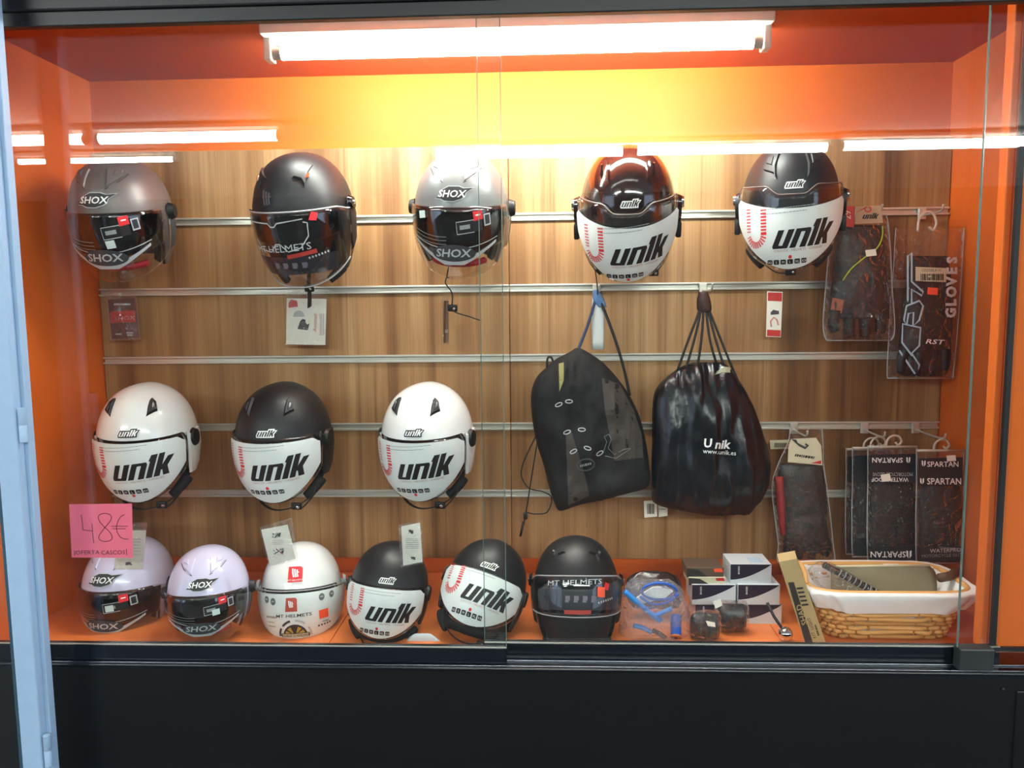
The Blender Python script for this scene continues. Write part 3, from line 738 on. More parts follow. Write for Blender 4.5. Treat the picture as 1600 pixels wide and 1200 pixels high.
        decal(S, merge2d([disc2d(.064 + i * .010, -.046 + i * .001, .0032, 10) for i in range(5)] + [rect2d(.076, -.036, .098, -.034)]), 0, -14, z2, 'size_dots', 'dark_grey_print', vz, None)
        rg = merge2d([disc2d(x, y, .0095) for x, y in ((-.100, .034), (-.074, .030), (.076, .034), (.112, .036))])
        rd = decal(S, rg, 0, -14, z2, 'round_pictograms', mat('badge_grey', '6b706f', .5), vz)
        decal(S, merge2d([rect2d(x - .005, y - .001, x + .005, y + .002) for x, y in ((-.100, .034), (-.074, .030), (.076, .034), (.112, .036))]), 0, -14, z2 + .0005, 'pictogram_marks', 'silver_print', rd, None)
        tx = merge2d([xf(bars2d(w, h_, k), -.085, y) for k, (w, h_, y) in enumerate(((.040, .0065, -.012), (.026, .004, -.027), (.030, .004, -.040)))])
        decal(S, tx, 0, -14, z2, 'side_lettering', mat('faint_brown', 'a3968c', .5), vz)
        arc = lambda r0, r1, a0, a1, cx, cy: poly2d([(cx + r0 * math.cos(R(a0 + (a1 - a0) * i / 10)), cy + r0 * math.sin(R(a0 + (a1 - a0) * i / 10))) for i in range(11)] + [(cx + r1 * math.cos(R(a1 - (a1 - a0) * i / 10)), cy + r1 * math.sin(R(a1 - (a1 - a0) * i / 10))) for i in range(11)])
        cx, cy = -.008, -.068
        decal(S, merge2d([arc(.044, .051, 105, 140, cx, cy), arc(.044, .051, 150, 185, cx, cy)]), 0, -14, z2, 'gauge_arcs', 'dark_grey_print', vz)
        decal(S, merge2d([arc(.044, .050, 50, 88, cx, cy), arc(.044, .050, -5, 32, cx, cy)]), 0, -14, z2, 'pale_gauge_arcs', 'silver_print', vz)
        em = decal(S, arc(.0, .036, 0, 180, cx, cy), 0, -14, z2, 'globe_emblem', 'dark_print', vz)
        decal(S, merge2d([arc(.010, .030, 15 + 33 * i, 38 + 33 * i, cx, cy) for i in (0, 1, 3, 4)]), 0, -14, z2 + .0005, 'globe_print', 'gold', em)
        bn = decal(S, xf(rect2d(-.042, -.0075, .042, .0075), cx, cy), 0, -14, z2 + .0008, 'banner', 'dark_print', vz)
        decal(S, xf(rect2d(-.039, -.0055, .039, .0055), cx, cy), 0, -14, z2 + .0012, 'banner_ground', 'cream', bn)
        decal(S, xf(text2d('WORLD STANDARD', .0065, 0, 1.0, .015), cx, cy), 0, -14, z2 + .0016, 'banner_lettering', 'dark_print', bn)
        rl = decal(S, xf(poly2d([(-.022, -.024), (.024, -.024), (.025, .018), (.018, .024), (-.019, .024)]), -.006, .0), 0, 27, .0035, 'brow_emblem', 'red_print', o)
        mt_mark(S, rl, -.004, .004, .027, 0, 27, .0042, 'white_print')
        decal(S, xf(text2d('MT HELMETS', .0042, 0, 1.3), -.005, -.018), 0, 27, .0042, 'brow_lettering', 'white_print', rl, None)
    for sgn in (-1, 1):
        c = [(.016 * math.cos(t * math.pi / 10), .020 * math.sin(t * math.pi / 10)) for t in range(20)]
        boss(S, [(x - .002, y) for x, y in [(-.010, .034), (.018, .030), (.024, .0), (.018, -.05), (.0, -.070), (-.012, -.05), (-.016, .0)]], sgn * 90, -2, .002, .010, .85, 'hinge_plate', 'rubber' if not film else 'silver_print', o, 35)
        pv = boss(S, c, sgn * 89, 8, .008, .016, .7, 'pivot_cover', mat('gloss_black', '0a0a0b', .15) if not film else 'silver_print', o, 30)
        boss(S, [(x * .3, y * .3) for x, y in c], sgn * 89, 8, .015, .019, .7, 'pivot_screw', CHROME, pv, 30)
        MB().tube([S(sgn * (84 - 3 * i), -44 - i * 1.6, -.008) for i in range(9)], [.015 - .0006 * i for i in range(9)], 8).build('cheek_pad', 'black_fabric' if not film else 'red_fabric', o, True)
    if price:
        decal(S, xf(rect2d(-.012, -.010, .012, .010), price[0], price[1], -4), 0, -10, zt + .002, 'price_sticker', 'orange_print', vz)
    return o, S, vz

MATTE = mat('matte_black_shell', '131417', .45, var=.02, spec=.4)
TITAN = mat('titanium_shell', '6c6564', .42, metal=.35, var=.03)
SILVER = mat('silver_shell', '7f8282', .36, metal=.45, var=.03)
BROWN = mat('gloss_dark_brown_shell', '1c0d0c', .12, coat=1.0, var=.02)
WHITE = mat('gloss_white_shell', 'e9ebe8', .18, coat=.6, var=.01)
LILAC = mat('lilac_shell', 'ccc8e2', .22, coat=.5, var=.01)
G1, G2, G3 = 'helmets on the top row', 'helmets on the middle row', 'helmets standing on the case floor'
h, S, v = helmet_shox('titanium grey helmet with smoked visor, farthest left on the top row', 192, 336, -.21, 4, 14, 0, 1.0, TITAN, group=G1, white_tag=(.026, -.016))
h, S, v = helmet_mt('matte black helmet with clear visor hanging above the white picture card', 477, 332, -.21, -8, 15, 0, 1.02, MATTE, group=G1, front=False, brow=5)
mt_mark(S, h, 0, 0, .036, -14, 22, .003, mat('dim_emblem', '55565a', .5))
strap(h, S, [(.008, -.02, -.10), (.004, -.045, -.16), (.002, -.05, -.20), (-.004, -.05, -.235)], .012, 'black_cord', .55)
h, S, v = helmet_shox('silver helmet with red padding and smoked visor on the top row', 722, 330, -.21, -4, 12, 2, 1.0, SILVER, group=G1, white_tag=(-.085, .030))
strap(h, S, [(-.02, -.06, -.10), (-.03, -.07, -.155), (-.034, -.07, -.175), (-.018, -.07, -.20), (-.018, -.07, -.235), (-.01, -.07, -.25), (.03, -.07, -.262), (.055, -.07, -.27)], .004, 'black_cord', .62)
h, S = helmet_unik_b('glossy dark brown helmet with white printed visor film on the top row', 980, 323, -.21, -6, 22, 0, 1.02, BROWN, False, rot=4, group=G1)
strap(h, S, [S(-78, -44, -.01), (-.080, -.06, -.135), (-.076, -.06, -.17), (-.074, -.05, -.21)], .009, mat('brown_strap', '2e1512', .5), .1)
strap(h, S, [S(78, -44, -.01), (.070, -.06, -.140), (.064, -.07, -.155)], .008, 'black_cord', .8)
h, S = helmet_unik_b('matte black helmet with white printed visor film beside the hanging gloves', 1234, 316, -.21, -16, 8, 0, .99, MATTE, True, rot=3, dot_up=True, group=G1)
strap(h, S, [S(-80, -44, -.01), (-.075, -.07, -.135), (-.062, -.08, -.145), (-.03, -.085, -.168), (0, -.085, -.170), (.025, -.085, -.155), (.062, -.07, -.14), S(80, -44, -.01)], .008, 'black_cord', .62)
helmet_unik_a('glossy white helmet with black vents above the pink price note', 233, 685, -.21, 6, 5, 0, 1.02, WHITE, True, group=G2, rot=3)
helmet_unik_a('matte black helmet with white printed visor film, middle of the second row', 445, 685, -.21, -2, 5, 0, 1.02, MATTE, False, group=G2, rot=3, dot_up=True, visor_top=13)
helmet_unik_a('glossy white helmet hanging beside the black drawstring bags', 669, 684, -.21, -9, 5, 0, 1.0, WHITE, True, group=G2, rot=3)
h, S, v = helmet_shox('pale lilac helmet partly behind the pink price note on the floor', 203, 915, -.30, -2, -5, 0, .89, LILAC, cb=.158, neck='black_fabric', group=G3, white_tag=(.030, .006))
h, S, v = helmet_shox('pale lilac helmet facing front between two others on the floor', 327, 926, -.44, 14, -8, 0, .78, LILAC, cb=.155, neck='red_fabric', group=G3, white_tag=(.046, .000))
h, S, v = helmet_mt('white helmet with red square emblem on its brow, on the floor', 472, 921, -.33, 12, -11, 0, .83, WHITE, True, group=G3)
helmet_unik_a('matte black helmet with white visor film under a leaning instruction card', 608, 921, -.38, 3, -12, 8, .80, MATTE, False, group=G3, chin=-43, collar=True, back=-28, rot=0, dot_up=True, vents=False)
helmet_unik_a('matte black helmet tilted sideways with white film, where the glass doors overlap', 757, 921, -.37, 0, -30, 18, .84, MATTE, False, group=G3, chin=-42, collar=True, back=-28, rot=0, dot_up=True, vents=False, visor_top=11, dy=.01)
h, S, v = helmet_mt('matte black helmet with clear visor and orange sticker, on the floor', 900, 918, -.38, 0, -19, 0, .86, MATTE, False, group=G3, chin=-20, up=24, collar=True, back=-28, price=(.066, .022))
for (px, py, what, big) in ((196, 338, 'titanium grey helmet', 1), (480, 334, 'matte black clear-visor helmet', 1), (722, 330, 'silver helmet', 1), (978, 325, 'glossy dark brown helmet', 1), (1230, 312, 'matte black helmet beside the gloves', 1),
                            (238, 685, 'white helmet above the pink note', 1), (448, 685, 'black helmet of the second row', 1), (669, 684, 'white helmet beside the bags', 1)):
    p = at(px, py, -.04); k = round((ZW - p.z) / .2); zr = ZW - .2 * max(1, min(5, k))
    o = empty('display_arm', 'metal display arm on the slat rail behind the ' + what, 'bracket', (p.x, 0, zr), None, 'arms carrying the helmets')
    MB().bevbox((0, -.006, .0), (.05, .010, .035), .002).build('slot_plate', METAL, o)
    MB().tube(spline([(0, -.008, 0), (0, -.04, .0), (0, -.062, (p.z - zr) * .6)], 5), .005, 8).build('prong', METAL, o, True)
    MB().lathe([(.018, 0), (.02, .003), (.012, .006)], 16, Matrix.Translation((0, -.060, (p.z - zr) * .6)) @ Matrix.Rotation(R(90), 4, 'X')).build('pad', 'rubber', o, True)

# ================================================================== soft goods, cards and packets
from mathutils import noise as mnoise
from mathutils.bvhtree import BVHTree
def rows_interp(rows, k):
    if k <= 1: return rows
    out = []
    n = len(rows)
    for i in range(n - 1):
        p0 = rows[max(0, i - 1)]; p1 = rows[i]; p2 = rows[i + 1]; p3 = rows[min(n - 1, i + 2)]
        for j in range(k):
            t = j / k
            out.append(tuple(.5 * (2 * p1[a] + (p2[a] - p0[a]) * t + (2 * p0[a] - 5 * p1[a] + 4 * p2[a] - p3[a]) * t * t + (3 * p1[a] - p0[a] - 3 * p2[a] + p3[a]) * t ** 3) for a in range(len(p1))))
    return out + [rows[-1]]
def pillow(rows, Y, ncol=15, k=4, amp=0.0, freq=25.0, seed=0, power=.5, stretch=(1, 1, 1)):
    """stuffed flat thing: rows of (height, left, right, thickness[, dY]) outlines, bulging to both faces"""
    rows = rows_interp(rows, k); m = MB(); nr = len(rows)
    for side in (-1, 1):
        vs = []
        for r in rows:
            py, xl, xr, th = r[:4]; dy = r[4] if len(r) > 4 else 0
            a = at(xl, py, Y + dy); b = at(xr, py, Y + dy)
            for j in range(ncol):
                u = j / (ncol - 1); p = a.lerp(b, u); f = max(0, 1 - (2 * u - 1) ** 2) ** power
                q = Vector((p.x * stretch[0], side * .3, p.z * stretch[2])) * freq + Vector((seed, seed * 2, 0))
                w = mnoise.noise(q) * amp * f + mnoise.noise(q * 2.7) * amp * .4 * f
                vs.append(p + Vector((w * .3, side * (max(th, .0) / 2 * f) - w * (1 if side < 0 else -1) * 1.0, 0)))
        fs = []
        for i in range(nr - 1):
            for j in range(ncol - 1):
                q = (i * ncol + j, i * ncol + j + 1, (i + 1) * ncol + j + 1, (i + 1) * ncol + j); fs.append(q if side < 0 else q[::-1])
        m.add(vs, fs)
    n = nr * ncol
    for i in (0, nr - 1):
        for j in range(ncol - 1):
            a, b = i * ncol + j, i * ncol + j + 1; m.f.append((a, b, b + n, a + n))
    bm = bmesh.new(); bv = [bm.verts.new(v) for v in m.v]
    for f in m.f:
        try: bm.faces.new([bv[i] for i in f])
        except ValueError: pass
    bmesh.ops.remove_doubles(bm, verts=bm.verts, dist=1e-5); bm.verts.index_update()
    m.v = [v.co.copy() for v in bm.verts]; m.f = [tuple(v.index for v in f.verts) for f in bm.faces]; bm.free()
    return m
def edge_glints(rows, Y, parent, inset=0):
    """edges of a clear bag, their glints painted in as pale tubes"""
    rows = rows_interp(rows, 3)
    L_ = [at(r[1], r[0], Y) for r in rows]; R_ = [at(r[2], r[0], Y) for r in rows]
    for side in (L_, R_, [L_[-1], R_[-1]]):
        MB().tube(side, .0012, 6).build('edge_glint', mat('glint_plastic', 'b4b6b6', .15), parent, True)  # pale colour imitates light glinting along the film edge
def stick(mb, sh, name, m, parent, off=.0012, cell=None, edge=None):
    """flat print laid onto the front of a surface; sh is in photograph coordinates"""
    if cell: sh = gridcut(sh, cell)
    bv = BVHTree.FromPolygons([tuple(v) for v in mb.v], mb.f)
    vs = []
    for x, y in sh[0]:
        d = (at(x, y, 0) - CAM).normalized(); hit = bv.ray_cast(CAM, d)
        if hit[0] is None:
            nr = bv.find_nearest(at(x, y, edge if edge is not None else -.3)); p = nr[0]
        else: p = hit[0]
        vs.append(p + Vector((0, -off, 0)) if hit[0] is not None else p + Vector((0, -off, 0)))
    return MB().add(vs, sh[1]).build(name, m, parent, False, fix=False)
def ptext(s, cx, cy, h, rot=0, shear=0, stretch=1.0, bold=0.0):
    """lettering in photograph coordinates (y runs down)"""
    vs, fs = xf(text2d(s, h, shear, stretch, bold), 0, 0, rot)
    return [(cx + x, cy - y) for x, y in vs], fs
def prect(x0, y0, x1, y1): return poly2d([(x0, y1), (x1, y1), (x1, y0), (x0, y0)])
def pmark(sh, cx, cy, s=1): return [(cx + x * s, cy - y * s) for x, y in sh[0]], sh[1]
def quad3(tl, tr, br, bl, Y, th=.002):
    """card between four photograph corners at depth Y (or four depths)"""
    Ys = Y if isinstance(Y, (tuple, list)) else (Y,) * 4
    c = [at(p[0], p[1], y) for p, y in zip((tl, tr, br, bl), Ys)]
    n = (c[1] - c[0]).cross(c[3] - c[0]).normalized()
    if n.y > 0: n = -n
    m = MB(); m.prism(c, -n * th); return m
def card(name, label, cat, q, Y, m='white_card', prints=(), group=None, th=.002, sleeve=None):
    mb = quad3(*q, Y, th); o = mb.build(name, m); tag(o, label, cat, group)
    for sh, nm, mm in prints: stick(mb, sh, nm, mm, o, .0008)
    if sleeve:
        sm_ = quad3(*sleeve, (Y - .004) if not isinstance(Y, (tuple, list)) else tuple(y - .004 for y in Y), .0008); sm_.build('clear_sleeve', THINBAG, o)
    return o
def ptube(pts, Y, r, n=8, k=5, flat=None):
    return MB().tube(spline([at(p[0], p[1], p[2] if len(p) > 2 else Y) for p in pts], k), r, n, flat=flat)
# --- cards hanging from the rails
def textlines(x0, x1, y0, y1, n, rnd, h=.9):
    it = []
    for i in range(n):
        y = y0 + (y1 - y0) * i / max(1, n - 1); it.append(prect(x0, y - h / 2, x1 - rnd.uniform(0, .25) * (x1 - x0), y + h / 2))
    return merge2d(it)
rn = random.Random(2)
card('hang_card', 'dark red and brown maker card in a clear sleeve under the titanium helmet', 'card', ((168, 468), (211, 466), (217, 528), (175, 530)), -.05, mat('maroon_card', '4a1d1a', .5),
     [(poly2d([(173, 505), (212, 503), (211, 485), (172, 487)]), 'red_band', 'red_card'), (ptext('SHOX', 195, 497, 6, 3, .2, 1.4), 'lettering', 'white_print'),
      (merge2d([prect(181, 521, 190, 523), prect(198, 519, 208, 521), prect(199, 522.5, 208, 524.5), prect(178, 474, 204, 477)]), 'small_print', 'silver_print')],
     sleeve=((163, 458), (212, 456), (220, 531), (173, 533)))
hp = [(467 + 9 * math.cos(t), 495 - 10 * math.sin(t)) for t in [math.pi * i / 10 for i in range(11)]]
card('picture_card', 'white card with a grey helmet picture in a clear sleeve under the black helmet', 'card', ((448, 466), (510, 467), (508, 539), (447, 538)), -.05, 'white_card',
     [(poly2d([(451, 481), (466, 479), (464, 470), (455, 468), (451, 473)]), 'red_mark', 'red_card'), (poly2d(hp[::-1] + []), 'helmet_picture', 'silver_print'),
      (poly2d([(465, 514), (481, 516), (484, 505), (480, 507), (477, 503), (478, 500), (473, 498), (469, 502)]), 'helmet_picture_shadow', 'dark_print'),
      (ptext('Avenue', 492, 504, 6.5, 90, .2, 1.0), 'lettering', 'red_card'), (merge2d([prect(500 + i * 2.6, 490, 501 + i * 2.6, 524) for i in range(3)]), 'small_print', mat('faint_mauve', 'a58f9c', .5))],
     sleeve=((447, 453), (512, 455), (510, 540), (446, 539)))
o = card('hang_card', 'narrow card seen edge-on under the silver helmet', 'card', ((694, 470), (701, 470), (701, 535), (694, 536)), (-.07, -.03, -.03, -.07), mat('brown_card', '4b3a33', .5), [(prect(695.5, 515, 700, 520), 'lettering', 'silver_print')], sleeve=((691, 462), (702, 461), (702, 538), (693, 539)))
o = empty('paper_packet', 'white paper packet in clear film with blue tape, hanging above the left bag', 'packet', at(934, 545, -.07))
mb = pillow([(478, 926, 941, .003), (500, 926, 942, .006), (543, 927, 942, .004)], -.075, 7, 3, .001); mb.build('packet', mat('white_paper', 'dfe0dc', .6), o, True)
pillow([(455, 928, 938, .006), (462, 926, 940, .010), (472, 925, 944, .008), (500, 924, 945, .008), (546, 925, 944, .003)], -.078, 9, 3, .002, 60).build('clear_sleeve', mat('milky_film', 'd8dcda', .25), o, True)
pillow([(453, 927, 936, .008), (460, 926, 940, .014), (470, 927, 945, .012), (480, 936, 948, .006)], -.085, 9, 3, .003, 60).build('blue_tape', mat('blue_tape', '5b7fae', .4), o, True)
mb.v = [v for v in mb.v]
card('hang_label', 'red and white paper label to the right of the drawstring bag', 'label', ((1199, 455), (1223, 456), (1220, 527), (1197, 526)), -.04, 'white_card',
     [(poly2d([(1199.6, 470), (1221.4, 471), (1221.8, 457.5), (1199.9, 456.8)]), 'red_band', 'red_card'), (poly2d([(1198.2, 525), (1219.2, 526), (1219.7, 516), (1198.5, 515)]), 'red_band', 'red_card'),
      (poly2d([(1204, 492), (1217, 491), (1217, 486), (1208, 484), (1204, 488)]), 'picture', 'dark_grey_print'), (stroke2d([(1205, 511), (1204, 502), (1209, 496), (1214, 500), (1216, 508)], 2.6), 'mark', mat('salmon', 'd98a80', .5))])
for i, (q, pr) in enumerate((((((1006, 783), (1026, 782), (1027, 807), (1007, 809))), [(merge2d([prect(1011 + k * 1.9, 787, 1012 + k * 1.9 + (k % 3) * .3, 803) for k in range(6)]), 'barcode', 'black_print')]),
                             ((((1028, 785), (1043, 784), (1043, 806), (1029, 808))), [(prect(1030, 795, 1041, 796), 'small_print', 'grey_print')]))):
    card('price_tag', ('white barcode tag peeping out below the right bag', 'small blank tag beside the barcode tag below the right bag')[i], 'tag', q, -.05 + .01 * i, 'white_card', pr)
def instruct(label, q, Y, prints, sleeve): return card('instruction_card', label, 'card', q, Y, 'white_card', prints, 'instruction cards over the floor helmets', .0015, sleeve)
def doodle(cx, cy, r, rnd):
    return merge2d([disc2d(cx + rnd.uniform(-r, r), cy + rnd.uniform(-r * .5, r * .5), rnd.uniform(.8, 2.2), 7) for _ in range(9)] + [stroke2d([(cx + rnd.uniform(-r, r), cy - r * .5), (cx + rnd.uniform(-r, r), cy + r * .6)], .9) for _ in range(4)])
instruct('cream instruction card half hidden by the pink price note', ((185, 829), (228, 829), (222, 889), (179, 889)), -.41, [(doodle(201, 880, 4, rn), 'drawing', 'black_print'), (textlines(208, 222, 842, 866, 6, rn), 'small_print', 'silver_print')], ((184, 818), (230, 816), (223, 890), (178, 890)))
instruct('cream instruction card leaning left over the white emblem helmet', ((408, 828), (449, 820), (462, 873), (422, 884)), -.485, [(doodle(431, 836, 7, rn), 'drawing', 'black_print'), (doodle(436, 861, 8, rn), 'drawing', 'dark_grey_print'), (stroke2d([(431, 857), (443, 866)], 1), 'red_cross', 'red_print'), (textlines(426, 444, 844, 850, 3, rn), 'small_print', 'silver_print')], ((405, 824), (456, 809), (466, 876), (420, 885)))
instruct('cream instruction card standing upright over the black helmet', ((627, 823), (656, 817), (660, 878), (630, 884)), -.465, [(doodle(642, 831, 4, rn), 'drawing', 'black_print'), (textlines(634, 655, 842, 856, 6, rn), 'small_print', 'grey_print'), (doodle(646, 872, 3, rn), 'drawing', 'black_print')], ((622, 820), (658, 813), (662, 880), (627, 887)))
mb = pillow([(990, 648, 672, .002), (995, 640, 680, .006), (1003, 633, 690, .004)], -.45, 9, 3, .002, 60)
tag(mb.build('paper_scrap', mat('pale_blue_paper', 'c3d5dc', .5), None, True), 'crumpled pale blue paper scrap at the foot of the black helmet', 'paper')
# --- pink note on the glass
YN = GY - .009
nb = quad3((108, 788), (206, 787), (208, 872), (112, 871), YN, .0006)
nt_ = tag(nb.build('price_note', 'pink_paper'), 'pink handwritten price note stuck on the left glass door', 'note')
eight = [(163 + 11 * math.sin(2 * math.pi * i / 24) * (.95 if math.cos(math.pi * i / 12) > 0 else 1), 0) for i in range(1)]
st8 = []
for i in range(33):
    t = 2 * math.pi * i / 32
    x = 164 + 10.5 * math.sin(2 * t) * (1.0); y = 824 - 22 * math.cos(t)
    st8.append((x + (1 if y > 824 else 0), y))
ink = merge2d([stroke2d([(127, 804), (129, 817), (130, 828), (138, 829), (145, 829)], 1.0), stroke2d([(144, 818), (145, 834), (147, 849)], 1.0), stroke2d(st8, 1.0),
               stroke2d([(195, 804), (189, 807), (185, 813), (182, 822), (183, 831), (188, 839), (194, 842), (201, 842)], 1.0), stroke2d([(174, 822), (200, 822)], .9), stroke2d([(176, 826), (197, 826)], .9)])
stick(nb, ink, 'price_figures', mat('maroon_ink', '5c1220', .6), nt_, .0007)
stick(nb, merge2d([ptext('OFERTA', 137, 863, 6.2, 1, 0, 1.15), ptext('CASCOS', 177, 863, 6.2, 1, 0, 1.1), stroke2d([(116.5, 860), (117, 868)], 1), stroke2d([(197.5, 858), (198.5, 867)], 1)]), 'note_lettering', mat('maroon_ink', '5c1220', .6), nt_, .0007)
# --- slat hooks
def slat_hook(label, px, py, length, w=.022, plate=.045):
    p = at(px, py, -.004); k = max(1, min(5, round((ZW - p.z) / .2))); zr = ZW - .2 * k
    o = empty('slat_hook', label, 'hook', (p.x, 0, zr), None, 'hooks in the slat rails')
    MB().bevbox((0, -.006, -.008), (w, .008, plate * .7), .002).build('slot_plate', METAL, o)
    MB().tube(spline([(0, -.009, -.012), (0, -length * .5, -.014), (0, -length * .92, -.012), (0, -length, .004)], 4), .0028, 8).build('prong', METAL, o, True)
    return o
slat_hook('short hook carrying the cords of the right drawstring bag', 1098, 449, .13)
slat_hook('short hook carrying the left drawstring bag', 932, 451, .10)
slat_hook('long hook above the tall printed glove sleeve', 1440, 330, .12)
slat_hook('hook behind the glove bag with the yellow cord', 1345, 331, .14)
slat_hook('hook carrying the glove bag with the white header card', 1240, 665, .12)
slat_hook('hook carrying the row of upside-down glove packets', 1350, 665, .14)
slat_hook('hook carrying the rightmost glove packet', 1430, 665, .17)
# --- drawstring bags
o = empty('drawstring_backpack', 'black drawstring backpack with white eyelet rings, its corner sagging to the left', 'bag', at(920, 795, -.10))
bag1 = pillow([(544, 899, 907, .015), (551, 888, 920, .04), (560, 870, 934, .06), (572, 856, 948, .08), (590, 838, 964, .095), (615, 830, 982, .11), (650, 831, 999, .115), (690, 838, 1009, .12), (725, 849, 1014, .12), (757, 857, 1014, .115), (768, 860, 985, .10), (780, 864, 935, .07), (795, 870, 884, .03)], -.11, 37, 5, .018, 16, 3, .45, (1.2, 1, .6))
bag1.build('bag_body', mat('black_canvas', '08090b', .75, bump=.3, bscale=300), o, True)
stick(bag1, poly2d([(945, 640), (960, 720), (1005, 715), (1003, 680), (990, 640), (968, 600), (940, 590)][::-1]), 'side_panel', mat('taupe_canvas', '423b36', .75), o, .0012, 8, -.16)
stick(bag1, poly2d([(884, 680), (888, 790), (921, 774), (912, 735), (898, 690), (892, 672)]), 'front_panel', mat('taupe_canvas', '423b36', .75), o, .0012, 8, -.16)
stick(bag1, poly2d([(874, 612), (881, 594), (881, 566), (873, 568)]), 'khaki_gusset', 'khaki', o, .0014, 8, -.16)
def pring(cx, cy, rx, ry, rot, w): return stroke2d([(cx + rx * math.cos(t) * math.cos(rot) - ry * math.sin(t) * math.sin(rot), cy + rx * math.cos(t) * math.sin(rot) + ry * math.sin(t) * math.cos(rot)) for t in [2 * math.pi * i / 16 for i in range(17)]], w)
for (cx, cy, rt) in ((873, 632, -.4), (889, 627, 0), (886, 675, -.35), (909, 671, .05), (896, 705, -.5), (918, 700, .3), (937, 708, -.6)):
    rg = stick(bag1, pring(cx, cy, 5.6, 2.6, rt, 1.5), 'eyelet_ring', 'silver_print', o, .003, None, -.16)
stick(bag1, pring(915, 726, 14, 9, -.15, 2.2), 'oval_print', mat('dim_grey', '4a4d50', .6), o, .002, 6, -.16)
stick(bag1, pbars(18, 4, 915, 726, 14, 4), 'oval_lettering', 'grey_print', o, .002, 6, -.16)
stick(bag1, merge2d([stroke2d([(942, 708), (948, 690), (944, 682), (951, 678), (955, 686), (950, 700), (960, 710), (975, 702), (985, 700)], .7), stroke2d([(945, 712), (962, 716), (985, 701)], .7)]), 'scribble_print', 'grey_print', o, .002, 6, -.16)
ptube([(932, 462, -.08), (921, 500, -.09), (908, 535, -.10), (901, 550, -.11)], 0, .004).build('shoulder_cord', mat('blue_cord', '27355a', .6), o, True)
ptube([(936, 464, -.08), (952, 505, -.10), (966, 545, -.11), (977, 585, -.11), (984, 618, -.11)], 0, .004).build('shoulder_cord', 'black_cord', o, True)
ptube([(839, 678), (828, 700), (817, 725), (815, 745), (827, 763), (848, 768), (862, 778), (855, 800), (835, 803), (822, 800)], -.12, .0018, 6).build('draw_cord', 'black_cord', o, True)
dc = ptube([(841, 683), (833, 730), (826, 775), (821, 805), (818, 820), (813, 837)], -.125, .0018, 6).build('draw_cord', 'black_cord', o, True)
MB().bevbox(at(821, 806, -.125), (.012, .012, .020), .003).build('cord_lock', 'rubber', dc, 40)
MB().tube([at(818, 815, -.125), at(813, 838, -.125)], .0035, 8).build('cord_end', 'rubber', dc, True)
pb = at(858, 562, -.11); MB().tube(spline([pb + Vector(v) for v in ((-.006, 0, -.02), (-.004, 0, .004), (.006, -.002, .006), (.012, 0, -.01))], 4), .003, 8).build('side_loop', 'black_cord', o, True)
o = empty('drawstring_bag', 'shiny black drawstring bag with white lettering, full and gathered at the top', 'bag', at(1110, 804, -.13))
bag2 = pillow([(566, 1082, 1128, .02), (574, 1062, 1140, .05), (590, 1040, 1152, .09), (612, 1023, 1166, .12), (645, 1019, 1181, .145), (685, 1019, 1195, .16), (720, 1018, 1203, .165), (755, 1018, 1201, .15), (775, 1018, 1192, .12), (787, 1024, 1184, .09), (796, 1056, 1178, .05), (804, 1100, 1171, .015)], -.13, 51, 5, .020, 17, 9, .42, (1.7, 1, .35))
bag2.build('bag_body', SHEENY, o, True)
stick(bag2, merge2d([ptext('U', 1106, 692, 13, 0, .1, 1.0, .03), ptext('nik', 1130, 694, 13, 0, .2, 1.0, .03)]), 'name_lettering', 'white_print', o, .002, 6, -.2)
stick(bag2, ptext('www.unik.es', 1124, 706, 7, -4, 0, 1.0), 'web_lettering', 'white_print', o, .002, 6, -.2)
stick(bag2, poly2d([(1116, 586), (1128, 582), (1146, 582), (1146, 572), (1132, 573), (1120, 580)]), 'gather_tab', mat('sage', '8a8c74', .6), o, .002, 6, -.14)
top = (1098, 460, -.10)
for pts in ([(1093, 485, -.11), (1076, 530, -.13), (1058, 580, -.14)], [(1095, 485, -.11), (1085, 530, -.13), (1071, 578, -.14)], [(1099, 485, -.11), (1096, 530, -.13), (1090, 572, -.13)],
            [(1103, 485, -.11), (1109, 530, -.13), (1119, 567, -.13)], [(1106, 485, -.11), (1118, 530, -.13), (1131, 572, -.14)], [(1109, 487, -.11), (1138, 560, -.13), (1164, 620, -.13)]):
    ptube([top] + pts, 0, .0034, 8).build('draw_cord', 'black_cord', o, True)
pillow([(456, 1092, 1106, .014), (468, 1089, 1110, .022), (482, 1089, 1112, .022), (488, 1092, 1110, .016)], -.108, 9, 3, .002, 60).build('cord_knot', mat('brown_knot', '33180f', .6), o, True)
# --- glove packets
GREY_GL = mat('dark_leather', '0d0e11', .5, bump=.3, bscale=120)
def fingers(o, list_, Y, r, m=GREY_GL):
    for pts in list_:
        sp = spline([at(x, y, Y + (0 if len(q) < 1 else 0)) for q in [pts] for x, y in pts], 4)
        MB().tube(sp, [r * (1 - .25 * i / (len(sp) - 1)) for i in range(len(sp))], 10).build('finger', m, o, True)
